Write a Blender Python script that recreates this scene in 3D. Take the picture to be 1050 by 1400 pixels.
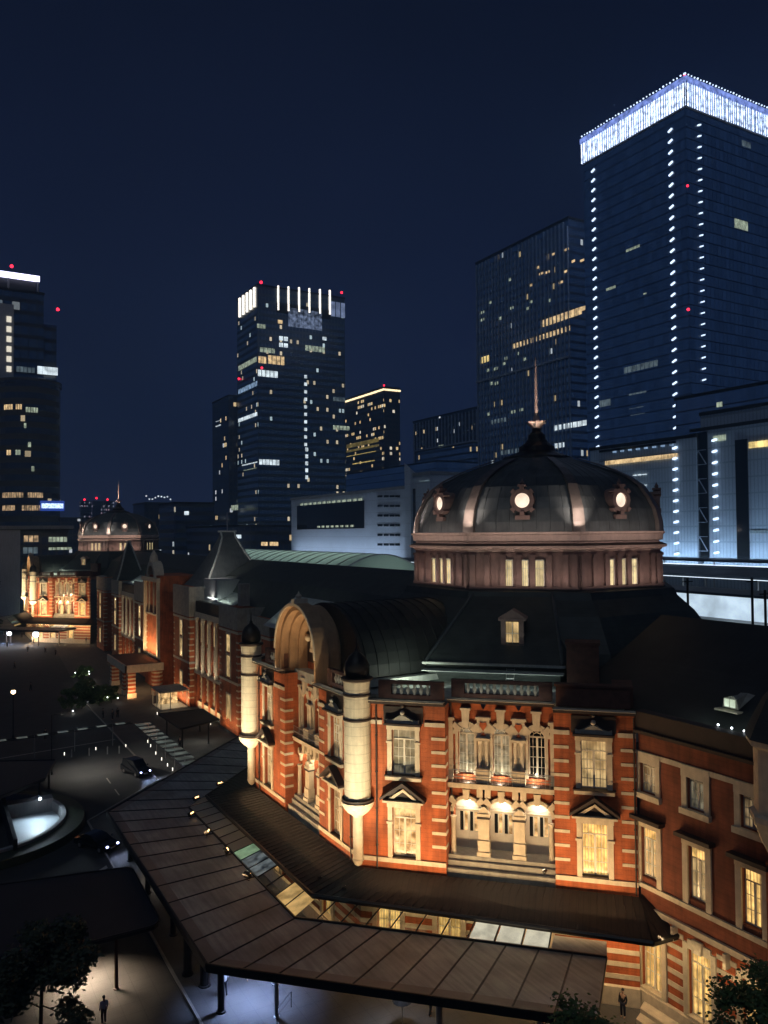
import bpy, math, random
from mathutils import Vector, Matrix
R = math.radians
random.seed(7)
for o in list(bpy.data.objects): bpy.data.objects.remove(o)
S = bpy.context.scene
COL = S.collection
# ---------------------------------------------------------------- camera
cam = bpy.data.cameras.new('camera'); CAM = bpy.data.objects.new('camera', cam); COL.objects.link(CAM)
cam.sensor_fit = 'VERTICAL'; cam.sensor_height = 24; cam.lens = 24*1080/1400
cam.clip_start = 0.5; cam.clip_end = 6000
HEAD, PITCH, ROLL, CAMZ = R(30), R(1.5), R(0.5), 30.0
CAM.matrix_world = Matrix.Translation((0, 0, CAMZ)) @ Matrix.Rotation(-HEAD, 4, 'Z') @ Matrix.Rotation(R(90)+PITCH, 4, 'X') @ Matrix.Rotation(-ROLL, 4, 'Z')
S.camera = CAM
# ---------------------------------------------------------------- night sky
W = bpy.data.worlds.new('World'); S.world = W; W.use_nodes = True
nt = W.node_tree; nt.nodes.clear()
wo = nt.nodes.new('ShaderNodeOutputWorld'); bg = nt.nodes.new('ShaderNodeBackground')
tc = nt.nodes.new('ShaderNodeTexCoord'); sp = nt.nodes.new('ShaderNodeSeparateXYZ'); cr = nt.nodes.new('ShaderNodeValToRGB')
nt.links.new(tc.outputs['Generated'], sp.inputs[0]); nt.links.new(sp.outputs['Z'], cr.inputs[0])
cr.color_ramp.elements[0].position = 0.0; cr.color_ramp.elements[0].color = (0.0140, 0.0220, 0.060, 1)
cr.color_ramp.elements[1].position = 0.62; cr.color_ramp.elements[1].color = (0.0030, 0.0052, 0.0155, 1)
e = cr.color_ramp.elements.new(0.12); e.color = (0.0088, 0.0162, 0.049, 1)
e = cr.color_ramp.elements.new(0.33); e.color = (0.0056, 0.0100, 0.032, 1)
nz = nt.nodes.new('ShaderNodeTexNoise'); nz.inputs['Scale'].default_value = 2.2; nz.inputs['Detail'].default_value = 4; nt.links.new(tc.outputs['Generated'], nz.inputs['Vector'])
nr = nt.nodes.new('ShaderNodeMapRange'); nr.inputs[1].default_value = .3; nr.inputs[2].default_value = .7; nr.inputs[3].default_value = .84; nr.inputs[4].default_value = 1.2; nt.links.new(nz.outputs['Fac'], nr.inputs[0])
nt.links.new(cr.outputs[0], bg.inputs[0]); nt.links.new(nr.outputs[0], bg.inputs[1])
nt.links.new(bg.outputs[0], wo.inputs[0])
S.view_settings.view_transform = 'Standard'; S.view_settings.look = 'None'
S.view_settings.exposure = 0; S.view_settings.gamma = 1
S.cycles.use_denoising = True
S.cycles.max_bounces = 6; S.cycles.diffuse_bounces = 2; S.cycles.glossy_bounces = 3; S.cycles.transparent_max_bounces = 12
S.cycles.sample_clamp_indirect = 2.0; S.cycles.caustics_reflective = False; S.cycles.caustics_refractive = False

def ray(px, py):
    x = (px-525)/1080; y = -(py-700)/1080
    c, s = math.cos(ROLL), math.sin(ROLL)
    xr = x*c+y*s; yr = -x*s+y*c
    f = math.cos(PITCH)-yr*math.sin(PITCH); u = math.sin(PITCH)+yr*math.cos(PITCH)
    return Vector((xr*math.cos(HEAD)+f*math.sin(HEAD), -xr*math.sin(HEAD)+f*math.cos(HEAD), u))
C0 = Vector((0, 0, CAMZ))
def onE(px, py, E0): r = ray(px, py); return C0+r*(E0/r.x)       # meets the plane x = E0
def onN(px, py, N0): r = ray(px, py); return C0+r*(N0/r.y)       # meets the plane y = N0
def onZ(px, py, z): r = ray(px, py); return C0+r*((z-CAMZ)/r.z)

# ---------------------------------------------------------------- materials
MAT = {}
def newmat(name):
    m = bpy.data.materials.new(name); m.use_nodes = True; MAT[name] = m
    return m, m.node_tree, m.node_tree.nodes['Principled BSDF']
def surf(name, col, rough=.7, metal=0, var=.25, scale=1.5, bump=.0, spec=.5, bscale=None, lines=None, streak=0):
    """noise-mottled surface; lines=(axis, period, width, depth) gives joints or seams in object space"""
    m, t, b = newmat(name); N = t.nodes; L = t.links
    tc = N.new('ShaderNodeTexCoord'); uv = N.new('ShaderNodeUVMap'); uv.uv_map = 'UVMap'
    n = N.new('ShaderNodeTexNoise'); n.inputs['Scale'].default_value = scale; n.inputs['Detail'].default_value = 6
    L.new(tc.outputs['Object'], n.inputs['Vector'])
    r = N.new('ShaderNodeMapRange'); r.inputs[1].default_value = .3; r.inputs[2].default_value = .7
    r.inputs[3].default_value = 1-var; r.inputs[4].default_value = 1+var; L.new(n.outputs['Fac'], r.inputs[0])
    mx = N.new('ShaderNodeVectorMath'); mx.operation = 'SCALE'; mx.inputs[0].default_value = col
    L.new(r.outputs[0], mx.inputs['Scale']); last = mx.outputs[0]
    h = n.outputs['Fac']
    if streak:
        mp = N.new('ShaderNodeMapping'); mp.inputs['Scale'].default_value = (2.2, .18, 1); L.new(uv.outputs[0], mp.inputs[0])
        n2 = N.new('ShaderNodeTexNoise'); n2.inputs['Scale'].default_value = 1.6; n2.inputs['Detail'].default_value = 4; L.new(mp.outputs[0], n2.inputs['Vector'])
        r2 = N.new('ShaderNodeMapRange'); r2.inputs[1].default_value = .4; r2.inputs[2].default_value = .75; r2.inputs[3].default_value = 1; r2.inputs[4].default_value = 1-streak
        L.new(n2.outputs['Fac'], r2.inputs[0])
        s2 = N.new('ShaderNodeVectorMath'); s2.operation = 'SCALE'; L.new(last, s2.inputs[0]); L.new(r2.outputs[0], s2.inputs['Scale']); last = s2.outputs[0]
    if lines:
        sx = N.new('ShaderNodeSeparateXYZ'); L.new(uv.outputs[0], sx.inputs[0])
        for (ax, per, wd, dep) in lines:
            a = N.new('ShaderNodeMath'); a.operation = 'PINGPONG'; a.inputs[1].default_value = per/2; L.new(sx.outputs[ax], a.inputs[0])
            g = N.new('ShaderNodeMath'); g.operation = 'GREATER_THAN'; g.inputs[1].default_value = wd/2; L.new(a.outputs[0], g.inputs[0])
            r3 = N.new('ShaderNodeMapRange'); r3.inputs[3].default_value = 1-dep; r3.inputs[4].default_value = 1; L.new(g.outputs[0], r3.inputs[0])
            s3 = N.new('ShaderNodeVectorMath'); s3.operation = 'SCALE'; L.new(last, s3.inputs[0]); L.new(r3.outputs[0], s3.inputs['Scale']); last = s3.outputs[0]
    L.new(last, b.inputs['Base Color'])
    if bump:
        nb = N.new('ShaderNodeTexNoise'); nb.inputs['Scale'].default_value = bscale or scale*6; nb.inputs['Detail'].default_value = 5; L.new(tc.outputs['Object'], nb.inputs['Vector'])
        bp = N.new('ShaderNodeBump'); bp.inputs['Strength'].default_value = bump; bp.inputs['Distance'].default_value = .05
        L.new(nb.outputs['Fac'], bp.inputs['Height']); L.new(bp.outputs[0], b.inputs['Normal'])
    b.inputs['Roughness'].default_value = rough; b.inputs['Metallic'].default_value = metal; b.inputs['Specular IOR Level'].default_value = spec
    return m
def glow(name, col, s, var=0, folds=0, scale=1.2, rows=0):
    """something that gives off light: lamp, lit window with curtains"""
    m, t, b = newmat(name); N = t.nodes; L = t.links
    b.inputs['Base Color'].default_value = (*[c*.25 for c in col], 1); b.inputs['Roughness'].default_value = .15
    b.inputs['Emission Color'].default_value = (*col, 1); b.inputs['Emission Strength'].default_value = s
    if var or folds or rows:
        uv = N.new('ShaderNodeUVMap'); uv.uv_map = 'UVMap'
        n = N.new('ShaderNodeTexNoise'); n.inputs['Scale'].default_value = scale; n.inputs['Detail'].default_value = 3; L.new(uv.outputs[0], n.inputs['Vector'])
        r = N.new('ShaderNodeMapRange'); r.inputs[1].default_value = .35; r.inputs[2].default_value = .65; r.inputs[3].default_value = s*(1-var); r.inputs[4].default_value = s*(1+var*.4); L.new(n.outputs['Fac'], r.inputs[0])
        last = r.outputs[0]
        for amt, dr in ((folds, 'X'), (rows, 'Y')):
            if not amt: continue
            w = N.new('ShaderNodeTexWave'); w.bands_direction = dr; w.inputs['Scale'].default_value = 1.6; w.inputs['Distortion'].default_value = 1.2; L.new(uv.outputs[0], w.inputs['Vector'])
            r2 = N.new('ShaderNodeMapRange'); r2.inputs[3].default_value = 1-amt; r2.inputs[4].default_value = 1; L.new(w.outputs['Fac'], r2.inputs[0])
            mm = N.new('ShaderNodeMath'); mm.operation = 'MULTIPLY'; L.new(last, mm.inputs[0]); L.new(r2.outputs[0], mm.inputs[1]); last = mm.outputs[0]
        if folds:      # every room is lit a little differently
            oi = N.new('ShaderNodeObjectInfo'); ro = N.new('ShaderNodeMapRange'); ro.inputs[3].default_value = .62; ro.inputs[4].default_value = 1.25; L.new(oi.outputs['Random'], ro.inputs[0])
            mo = N.new('ShaderNodeMath'); mo.operation = 'MULTIPLY'; L.new(last, mo.inputs[0]); L.new(ro.outputs[0], mo.inputs[1]); last = mo.outputs[0]
        L.new(last, b.inputs['Emission Strength'])
    return m
def curtain(name, frame, glass, cw, ch, mw, mh, tint_e, lit_p, lit_cols, lit_s, spec=.6, grad=0, rough=.25):
    """office curtain wall: storeys ch high, bays cw wide; some rooms lit at random, all glass self-glowing for a blue facade tint"""
    m, t, b = newmat(name); N = t.nodes; L = t.links
    uv = N.new('ShaderNodeUVMap'); uv.uv_map = 'UVMap'; sx = N.new('ShaderNodeSeparateXYZ'); L.new(uv.outputs[0], sx.inputs[0])
    def M(op, a, bb=None, c=None):
        n = N.new('ShaderNodeMath'); n.operation = op
        for i, v in enumerate((a, bb, c)):
            if v is None: continue
            if isinstance(v, (int, float)): n.inputs[i].default_value = v
            else: L.new(v, n.inputs[i])
        return n.outputs[0]
    fx = M('FRACT', M('DIVIDE', sx.outputs[0], cw)); fy = M('FRACT', M('DIVIDE', sx.outputs[1], ch))
    ix = M('FLOOR', M('DIVIDE', sx.outputs[0], cw)); iy = M('FLOOR', M('DIVIDE', sx.outputs[1], ch))
    gl = M('MULTIPLY', M('GREATER_THAN', fx, mw), M('GREATER_THAN', fy, mh))
    cb = N.new('ShaderNodeCombineXYZ'); L.new(ix, cb.inputs[0]); L.new(iy, cb.inputs[1])
    wn = N.new('ShaderNodeTexWhiteNoise'); wn.noise_dimensions = '3D'; L.new(cb.outputs[0], wn.inputs['Vector'])
    cb2 = N.new('ShaderNodeCombineXYZ'); L.new(M('FLOOR', M('DIVIDE', ix, 5)), cb2.inputs[0]); L.new(iy, cb2.inputs[1]); cb2.inputs[2].default_value = 3.7
    wn2 = N.new('ShaderNodeTexWhiteNoise'); wn2.noise_dimensions = '3D'; L.new(cb2.outputs[0], wn2.inputs['Vector'])
    lit = M('MULTIPLY', M('GREATER_THAN', wn2.outputs['Value'], .45), M('LESS_THAN', wn.outputs['Value'], lit_p*1.8))
    mixc = N.new('ShaderNodeMix'); mixc.data_type = 'RGBA'
    L.new(gl, mixc.inputs['Factor']); mixc.inputs['A'].default_value = (*frame, 1); mixc.inputs['B'].default_value = (*glass, 1)
    L.new(mixc.outputs['Result'], b.inputs['Base Color'])
    ramp = N.new('ShaderNodeValToRGB'); ramp.color_ramp.interpolation = 'CONSTANT'
    ramp.color_ramp.elements[0].color = (*lit_cols[0], 1); ramp.color_ramp.elements[1].color = (*lit_cols[-1], 1); ramp.color_ramp.elements[1].position = .66
    L.new(M('FRACT', M('MULTIPLY', wn.outputs['Value'], 37.3)), ramp.inputs[0])
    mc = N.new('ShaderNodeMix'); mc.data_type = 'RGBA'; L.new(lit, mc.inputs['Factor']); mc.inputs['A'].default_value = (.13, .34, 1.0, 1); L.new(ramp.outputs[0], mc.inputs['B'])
    L.new(mc.outputs['Result'], b.inputs['Emission Color'])
    dim = M('MULTIPLY', tint_e, M('ADD', .8, M('MULTIPLY', M('FRACT', M('MULTIPLY', wn.outputs['Value'], 11.7)), .4)))  # blue glow painted into every pane in place of light on the facade
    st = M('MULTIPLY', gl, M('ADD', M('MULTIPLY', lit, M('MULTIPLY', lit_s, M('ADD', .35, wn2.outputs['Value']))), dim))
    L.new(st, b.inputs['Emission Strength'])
    b.inputs['Roughness'].default_value = rough; b.inputs['Specular IOR Level'].default_value = spec
    return m
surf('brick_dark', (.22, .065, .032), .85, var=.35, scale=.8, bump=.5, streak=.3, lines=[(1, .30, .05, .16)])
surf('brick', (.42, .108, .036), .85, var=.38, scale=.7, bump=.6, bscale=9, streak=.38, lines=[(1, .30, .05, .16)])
surf('cream', (.64, .56, .42), .7, var=.13, scale=2.0, bump=.3, streak=.18)
surf('cream_joint', (.66, .60, .46), .7, var=.10, scale=2.0, bump=.2, streak=.22, lines=[(1, .62, .035, .30)])
surf('greystone', (.33, .32, .28), .8, var=.2, bump=.3, streak=.2)
surf('darktrim', (.035, .022, .018), .6, var=.3)
surf('parapet', (.10, .042, .028), .8, var=.3, scale=2)
surf('copper', (.085, .098, .10), .5, metal=.1, var=.25, scale=.9, bump=.15, streak=.3)
surf('copper_seam', (.075, .082, .076), .45, metal=.5, var=.3, scale=.7, bump=.2, streak=.3, lines=[(0, .9, .06, .45)])
surf('roof_dark', (.022, .025, .024), .6, var=.3, scale=.6, streak=.3)
surf('slate', (.036, .045, .042), .6, metal=.0, var=.3, scale=.8, bump=.25, lines=[(1, .5, .04, .3)])
surf('stone_door', (.55, .53, .46), .7, var=.1)
surf('domebrown', (.25, .165, .14), .75, var=.15, scale=1.5, bump=.2, streak=.2)
surf('domecornice', (.52, .38, .32), .6, var=.12, scale=2, streak=.15)
surf('whiteframe', (.74, .70, .58), .5, var=.06)
surf('gutter', (.42, .45, .42), .5, metal=.2, var=.2, streak=.3)
surf('canopy_tile', (.024, .018, .016), .62, metal=.1, var=.3, scale=1.2, lines=[(0, .42, .07, .5)], streak=.3)
surf('canopy_sheet', (.29, .30, .29), .55, metal=.0, var=.4, scale=.3, bump=.2, streak=.4)
surf('darkmetal', (.025, .024, .024), .45, metal=.5, var=.2)
surf('asphalt', (.032, .033, .034), .85, var=.3, scale=.35, bump=.3, bscale=12)
surf('paving', (.070, .068, .066), .8, var=.22, scale=.5, bump=.2, bscale=10, lines=[(0, 1.2, .035, .35), (1, 1.2, .035, .35)])
surf('kerb', (.28, .27, .25), .8, var=.15)
surf('paint', (.38, .38, .37), .7, var=.15, scale=3)
surf('concrete', (.30, .31, .32), .8, var=.15, scale=.2, streak=.2)
surf('white_wall', (.56, .62, .70), .7, var=.08, scale=.1, streak=.15, lines=[(1, 4.1, .25, .15)])
surf('bark', (.06, .045, .03), .9, var=.3, scale=6)
surf('soil', (.03, .025, .02), .95)
surf('carpaint', (.010, .010, .012), .12, metal=.2, var=.05, spec=.9)
surf('tyre', (.015, .015, .015), .8)
surf('steel', (.45, .45, .46), .35, metal=.8, var=.1)
surf('skin', (.42, .27, .19), .6, var=.05)
surf('cloth_black', (.012, .012, .014), .9, var=.2)
surf('cloth_white', (.62, .62, .64), .9, var=.1)
surf('cloth_navy', (.02, .025, .05), .9, var=.1)
surf('glassdark', (.012, .013, .014), .06, var=.1, spec=.8)
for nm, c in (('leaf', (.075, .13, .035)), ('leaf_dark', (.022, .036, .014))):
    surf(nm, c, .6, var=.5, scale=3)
glow('pane_warm', (1.0, .61, .19), 1.3, var=.6, folds=.45, scale=1.5)
glow('pane_cream', (1.0, .68, .30), .72, var=.6, folds=.35, scale=1.1)
glow('pane_room', (1.0, .66, .30), .75, var=.95, scale=1.6)
glow('pane_dim', (1.0, .70, .36), .34, var=.8, folds=.4, scale=1.3)
glow('pane_grey', (.80, .70, .46), .26, var=.9, folds=.3, scale=2.0)
glow('pane_round', (1.0, .80, .62), 1.25, var=.25)
glow('bulb', (1.0, .86, .60), 9)
glow('bulb_white', (.85, .93, 1.0), 9)
glow('bulb_orange', (1.0, .58, .22), 6)
glow('bulb_red', (1.0, .02, .05), 4)
glow('frost', (.95, .88, .66), .62, var=.3)
glow('frost_green', (.55, .85, .50), .32, var=.4)

# ---------------------------------------------------------------- mesh builder
class MB:
    def __init__(s, fr=None): s.v = []; s.f = []; s.fr = fr
    def P(s, a, z, d): return s.fr.P(a, z, d) if s.fr else Vector((a, z, d))
    def add(s, vs, fs):
        k = len(s.v); s.v += [Vector(v) for v in vs]; s.f += [tuple(i+k for i in f) for f in fs]; return s
    def quad(s, a, b, c, d): return s.add([a, b, c, d], [(0, 1, 2, 3)])
    def hexa(s, p): return s.add(p, [(0, 3, 2, 1), (4, 5, 6, 7), (0, 1, 5, 4), (1, 2, 6, 5), (2, 3, 7, 6), (3, 0, 4, 7)])
    def box(s, x0, x1, y0, y1, z0, z1):     # world box
        return s.hexa([(x0, y0, z0), (x1, y0, z0), (x1, y1, z0), (x0, y1, z0), (x0, y0, z1), (x1, y0, z1), (x1, y1, z1), (x0, y1, z1)])
    def fb(s, s0, s1, z0, z1, d0, d1):      # box in the facade frame: along, up, outward
        P = s.P
        return s.hexa([P(s0, z0, d1), P(s1, z0, d1), P(s1, z0, d0), P(s0, z0, d0), P(s0, z1, d1), P(s1, z1, d1), P(s1, z1, d0), P(s0, z1, d0)])
    def fpoly(s, pts, d0, d1):              # extruded polygon given as (along, up), counter-clockwise seen from outside
        n = len(pts); vs = [s.P(a, z, d1) for a, z in pts]+[s.P(a, z, d0) for a, z in pts]
        return s.add(vs, [tuple(range(n)), tuple(range(2*n-1, n-1, -1))]+[(i+n, (i+1) % n+n, (i+1) % n, i) for i in range(n)])
    def prism(s, pts, z0, z1):              # plan polygon, counter-clockwise from above; z1 may be a list
        n = len(pts); z0 = z0 if isinstance(z0, (list, tuple)) else [z0]*n; z1 = z1 if isinstance(z1, (list, tuple)) else [z1]*n
        vs = [(p[0], p[1], z) for p, z in zip(pts, z0)]+[(p[0], p[1], z) for p, z in zip(pts, z1)]
        return s.add(vs, [tuple(range(n-1, -1, -1)), tuple(range(n, 2*n))]+[(i, (i+1) % n, (i+1) % n+n, i+n) for i in range(n)])
    def lathe(s, c, prof, n=20, rot=0, arc=None, cap=True):
        k = len(s.v)
        for r, z in prof:
            for i in range(n):
                a = rot+2*math.pi*i/n; s.v.append(Vector((c[0]+r*math.cos(a), c[1]+r*math.sin(a), z)))
        for j in range(len(prof)-1):
            for i in range(n):
                s.f.append((k+j*n+i, k+j*n+(i+1) % n, k+(j+1)*n+(i+1) % n, k+(j+1)*n+i))
        if cap:
            s.f.append(tuple(k+i for i in range(n-1, -1, -1))); s.f.append(tuple(k+(len(prof)-1)*n+i for i in range(n)))
        return s
    def tube(s, a, b, r0, r1=None, n=8):
        r1 = r0 if r1 is None else r1; a = Vector(a); b = Vector(b); d = (b-a).normalized()
        u = d.orthogonal().normalized(); w = d.cross(u); k = len(s.v)
        for c, r in ((a, r0), (b, r1)):
            for i in range(n):
                t = 2*math.pi*i/n; s.v.append(c+(u*math.cos(t)+w*math.sin(t))*r)
        for i in range(n): s.f.append((k+i, k+(i+1) % n, k+n+(i+1) % n, k+n+i))
        s.f.append(tuple(k+i for i in range(n-1, -1, -1))); s.f.append(tuple(k+n+i for i in range(n)))
        return s
    def ball(s, c, r, n=10, m=6, sz=1.0):
        prof = [(max(r*math.sin(math.pi*j/m), .001), c[2]-r*sz*math.cos(math.pi*j/m)) for j in range(m+1)]
        return s.lathe(c, prof, n)
    def build(s, name, mat, parent=None, smooth=False):
        me = bpy.data.meshes.new(name); off = Vector((0, 0, 0))
        if parent is not None: off = parent['_w'] if '_w' in parent else (0, 0, 0); off = Vector(off)
        me.from_pydata([v-off for v in s.v], [], s.f); me.validate(); me.update()
        uvl = me.uv_layers.new(name='UVMap')
        for p in me.polygons:
            n = p.normal
            if abs(n.z) > .9: f = lambda c: (c.x, c.y)
            else:
                t = Vector((-n.y, n.x, 0)).normalized(); sl = math.sqrt(max(1-n.z*n.z, .05))
                f = lambda c: (c.dot(t), c.z/sl)
            for li in p.loop_indices:
                c = me.vertices[me.loops[li].vertex_index].co+off; uvl.data[li].uv = f(c)
            p.use_smooth = smooth
        me.materials.append(MAT[mat] if isinstance(mat, str) else mat)
        o = bpy.data.objects.new(name, me); COL.objects.link(o)
        if parent is not None:
            o.parent = parent; o['_w'] = list(off)
        return o
class Fr:
    """facade frame: s runs left to right as seen from outside, d points outward"""
    def __init__(s, o, u, d0=0): s.o = Vector((o[0], o[1], 0)); s.u = Vector((u[0], u[1], 0)).normalized(); s.n = Vector((s.u.y, -s.u.x, 0)); s.d0 = d0
    def P(s, a, z, d): return s.o+s.u*a+s.n*(d+s.d0)+Vector((0, 0, z))
    def inset(s, d): return Fr(s.o, s.u, s.d0+d)
def tag(o, label=None, cat=None, group=None, kind=None):
    if label: o['label'] = label
    if cat: o['category'] = cat
    if group: o['group'] = group
    if kind: o['kind'] = kind
    return o
def thing(name, loc, label, cat, group=None):
    o = bpy.data.objects.new(name, None); COL.objects.link(o); o.location = loc; o['_w'] = list(loc)
    o.empty_display_size = .5
    return tag(o, label, cat, group)
def copy_tree(o, parent=None, kids=None):
    c = o.copy(); COL.objects.link(c); c.parent = parent
    for ch in list(o.children):
        if ch.type == 'LIGHT' or ch.type in ('MESH', 'EMPTY'): copy_tree(ch, c)
    return c
def area(name, loc, target, size, power, col, parent=None, sy=.3, spread=180):
    l = bpy.data.lights.new(name, 'AREA'); l.shape = 'RECTANGLE'; l.size = size; l.size_y = sy; l.energy = power; l.color = col; l.spread = R(spread)
    o = bpy.data.objects.new(name, l); COL.objects.link(o); loc = Vector(loc)
    d = (Vector(target)-loc).normalized()
    o.rotation_euler = d.to_track_quat('-Z', 'Y').to_euler(); o.location = loc
    if parent is not None: o.parent = parent; o.location = loc-Vector(parent['_w'])
    return o
def strip(name, a, b, target_off, power, col, parent=None, sy=.25, spread=180):
    """strip lamp from a to b that shines along target_off"""
    a = Vector(a); b = Vector(b); l = bpy.data.lights.new(name, 'AREA'); l.shape = 'RECTANGLE'
    l.size = (b-a).length; l.size_y = sy; l.energy = power; l.color = col; l.spread = R(spread)
    o = bpy.data.objects.new(name, l); COL.objects.link(o)
    z = -Vector(target_off).normalized(); x = (b-a).normalized(); y = z.cross(x).normalized(); x = y.cross(z)
    M = Matrix((x, y, z)).transposed().to_4x4(); loc = (a+b)/2
    if parent is not None: o.parent = parent; loc = loc-Vector(parent['_w'])
    o.matrix_local = Matrix.Translation(loc) @ M
    return o
def point(name, loc, power, col, r=.1, parent=None):
    l = bpy.data.lights.new(name, 'POINT'); l.energy = power; l.color = col; l.shadow_soft_size = r
    o = bpy.data.objects.new(name, l); COL.objects.link(o); o.location = loc
    if parent is not None: o.parent = parent; o.location = Vector(loc)-Vector(parent['_w'])
    return o
WARM = (1.0, .64, .32); PINK = (1.0, .70, .56); BLUE = (.62, .78, 1.0)
glow('pane_cream2', (1.0, .80, .42), 1.0, var=.35, folds=.35, scale=1.4)
surf('arch_stone', (.36, .23, .13), .7, var=.15, streak=.2)
surf('copper_light', (.20, .17, .15), .4, metal=.5, var=.2)
glow('pane_greenish', (.85, 1.0, .75), .75, var=.3)
surf('gutter_dull', (.19, .17, .155), .6, var=.2, scale=.5)
glow('frost_yellow', (1.0, .62, .22), .5, var=.5, scale=1.1)
glow('frost_blue', (.66, .78, .80), .14, var=.95, scale=1.6)
surf('post_red', (.06, .02, .015), .5)
surf('black_roof', (.012, .013, .016), .6, var=.3, scale=.6)
glow('walk_panel', (.72, .88, .80), .085, var=.75, scale=.7)
glow('walk_line', (.70, .82, .74), .10, var=.7, scale=.5)
surf('ramp_floor', (.42, .48, .52), .5, var=.1, scale=.4)
glow('bulb_lamp', (1, .72, .38), 10)
glow('bulb_small', (1, .93, .8), 2.2)
surf('headlamp_off', (.5, .5, .55), .2)
glow('bulb_head', (.45, .52, 1.0), 9)
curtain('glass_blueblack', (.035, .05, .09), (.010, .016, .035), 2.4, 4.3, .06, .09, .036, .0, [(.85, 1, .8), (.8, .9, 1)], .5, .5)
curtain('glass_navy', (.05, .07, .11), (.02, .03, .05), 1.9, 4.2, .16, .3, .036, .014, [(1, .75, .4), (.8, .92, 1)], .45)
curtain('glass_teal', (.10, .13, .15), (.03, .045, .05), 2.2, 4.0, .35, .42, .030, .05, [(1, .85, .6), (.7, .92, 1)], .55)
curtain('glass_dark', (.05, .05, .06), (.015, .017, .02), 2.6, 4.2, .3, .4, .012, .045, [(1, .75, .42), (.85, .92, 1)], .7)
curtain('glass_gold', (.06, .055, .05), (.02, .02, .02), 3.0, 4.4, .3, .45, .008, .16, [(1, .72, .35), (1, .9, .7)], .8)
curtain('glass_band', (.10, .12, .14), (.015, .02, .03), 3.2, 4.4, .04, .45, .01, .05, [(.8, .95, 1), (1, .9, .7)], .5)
curtain('louvre', (.30, .36, .42), (.40, .47, .54), 1.1, 4.4, .28, .10, .006, .004, [(.8, .95, 1), (1, .9, .7)], .3, .3, rough=.5)
glow('win_white', (.80, .93, 1.0), 1.1, var=.5, scale=.3)
glow('win_warm', (1.0, .70, .36), .95, var=.6, scale=.4)
glow('win_blue', (.45, .68, 1.0), .55, var=.7, scale=.3)
glow('win_yellow', (1, .74, .28), 1.3, var=.5, scale=.35)
glow('win_dim', (.55, .75, .85), .16, var=.7, scale=.3)
glow('crown_band', (.60, .72, 1.0), 3.6, var=.75, folds=.5, scale=.5)
glow('crown_fringe', (.28, .40, 1.0), 1.2, var=.6, folds=.5, scale=.4)
glow('dot_blue', (.60, .76, 1.0), 2.0)
glow('strip_white', (1, .93, .82), 2.0)
glow('gold_line', (1, .80, .46), 2.2)
glow('gold_band', (1, .75, .22), .75, var=.5, scale=.2)
glow('screen_blue', (.45, .58, .9), .32, var=.9, scale=.5)
glow('rail_line', (.75, .88, 1), 1.6)
glow('platform_glow', (.66, .84, 1), .9, var=.35, scale=.25)
surf('fin', (.34, .42, .52), .5, metal=.2)
surf('towerstone', (.50, .52, .55), .8, var=.15, scale=.05, streak=.2)
surf('roof_shed', (.42, .52, .50), .4, var=.1, scale=.3, lines=[(1, 5, .35, .5)])
surf('rail_roof', (.05, .065, .09), .5, var=.2, scale=.3)
glow('win_dim2', (.85, 1, .75), .42, var=.6, scale=.5)
glow('win_blue2', (.4, .52, .85), .42, var=.5, scale=.2)
glow('gold_dim', (1, .75, .22), .16, var=.5, scale=.2)
glow('win_warmwhite', (1, .92, .75), .9)
glow('win_warm2', (1, .68, .38), .55, var=.8, scale=.6)
glow('roofline_white', (.72, .70, 1), 3.2)
glow('sign_white', (.55, .72, 1), 2.0, var=.6, scale=1.5)
glow('sign_blue', (.05, .12, .6), .5)
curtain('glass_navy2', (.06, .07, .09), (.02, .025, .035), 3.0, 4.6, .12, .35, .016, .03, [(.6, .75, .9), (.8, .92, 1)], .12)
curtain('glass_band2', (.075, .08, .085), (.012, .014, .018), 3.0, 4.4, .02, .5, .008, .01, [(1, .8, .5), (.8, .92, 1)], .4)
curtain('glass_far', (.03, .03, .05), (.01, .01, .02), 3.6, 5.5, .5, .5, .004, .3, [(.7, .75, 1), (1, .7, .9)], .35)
# ================================================================ station: shared pieces
def wall_open(mb, s0, s1, z0, z1, ops, rev=.4, d=0):
    """wall skin with rectangular openings (a0,a1,b0,b1) and their reveals"""
    xs = sorted({s0, s1, *[o[0] for o in ops], *[o[1] for o in ops]}); P = mb.P
    for x0, x1 in zip(xs, xs[1:]):
        col = sorted([o for o in ops if o[0] <= x0+1e-6 and o[1] >= x1-1e-6], key=lambda o: o[2]); z = z0
        for o in col:
            if o[2] > z+1e-6: mb.quad(P(x0, z, d), P(x1, z, d), P(x1, o[2], d), P(x0, o[2], d))
            z = o[3]
        if z < z1-1e-6: mb.quad(P(x0, z, d), P(x1, z, d), P(x1, z1, d), P(x0, z1, d))
    for a0, a1, b0, b1 in ops:
        e = d-rev
        mb.quad(P(a0, b0, d), P(a0, b1, d), P(a0, b1, e), P(a0, b0, e)); mb.quad(P(a1, b1, d), P(a1, b0, d), P(a1, b0, e), P(a1, b1, e))
        mb.quad(P(a0, b1, d), P(a1, b1, d), P(a1, b1, e), P(a0, b1, e)); mb.quad(P(a1, b0, d), P(a0, b0, d), P(a0, b0, e), P(a1, b0, e))
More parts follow.
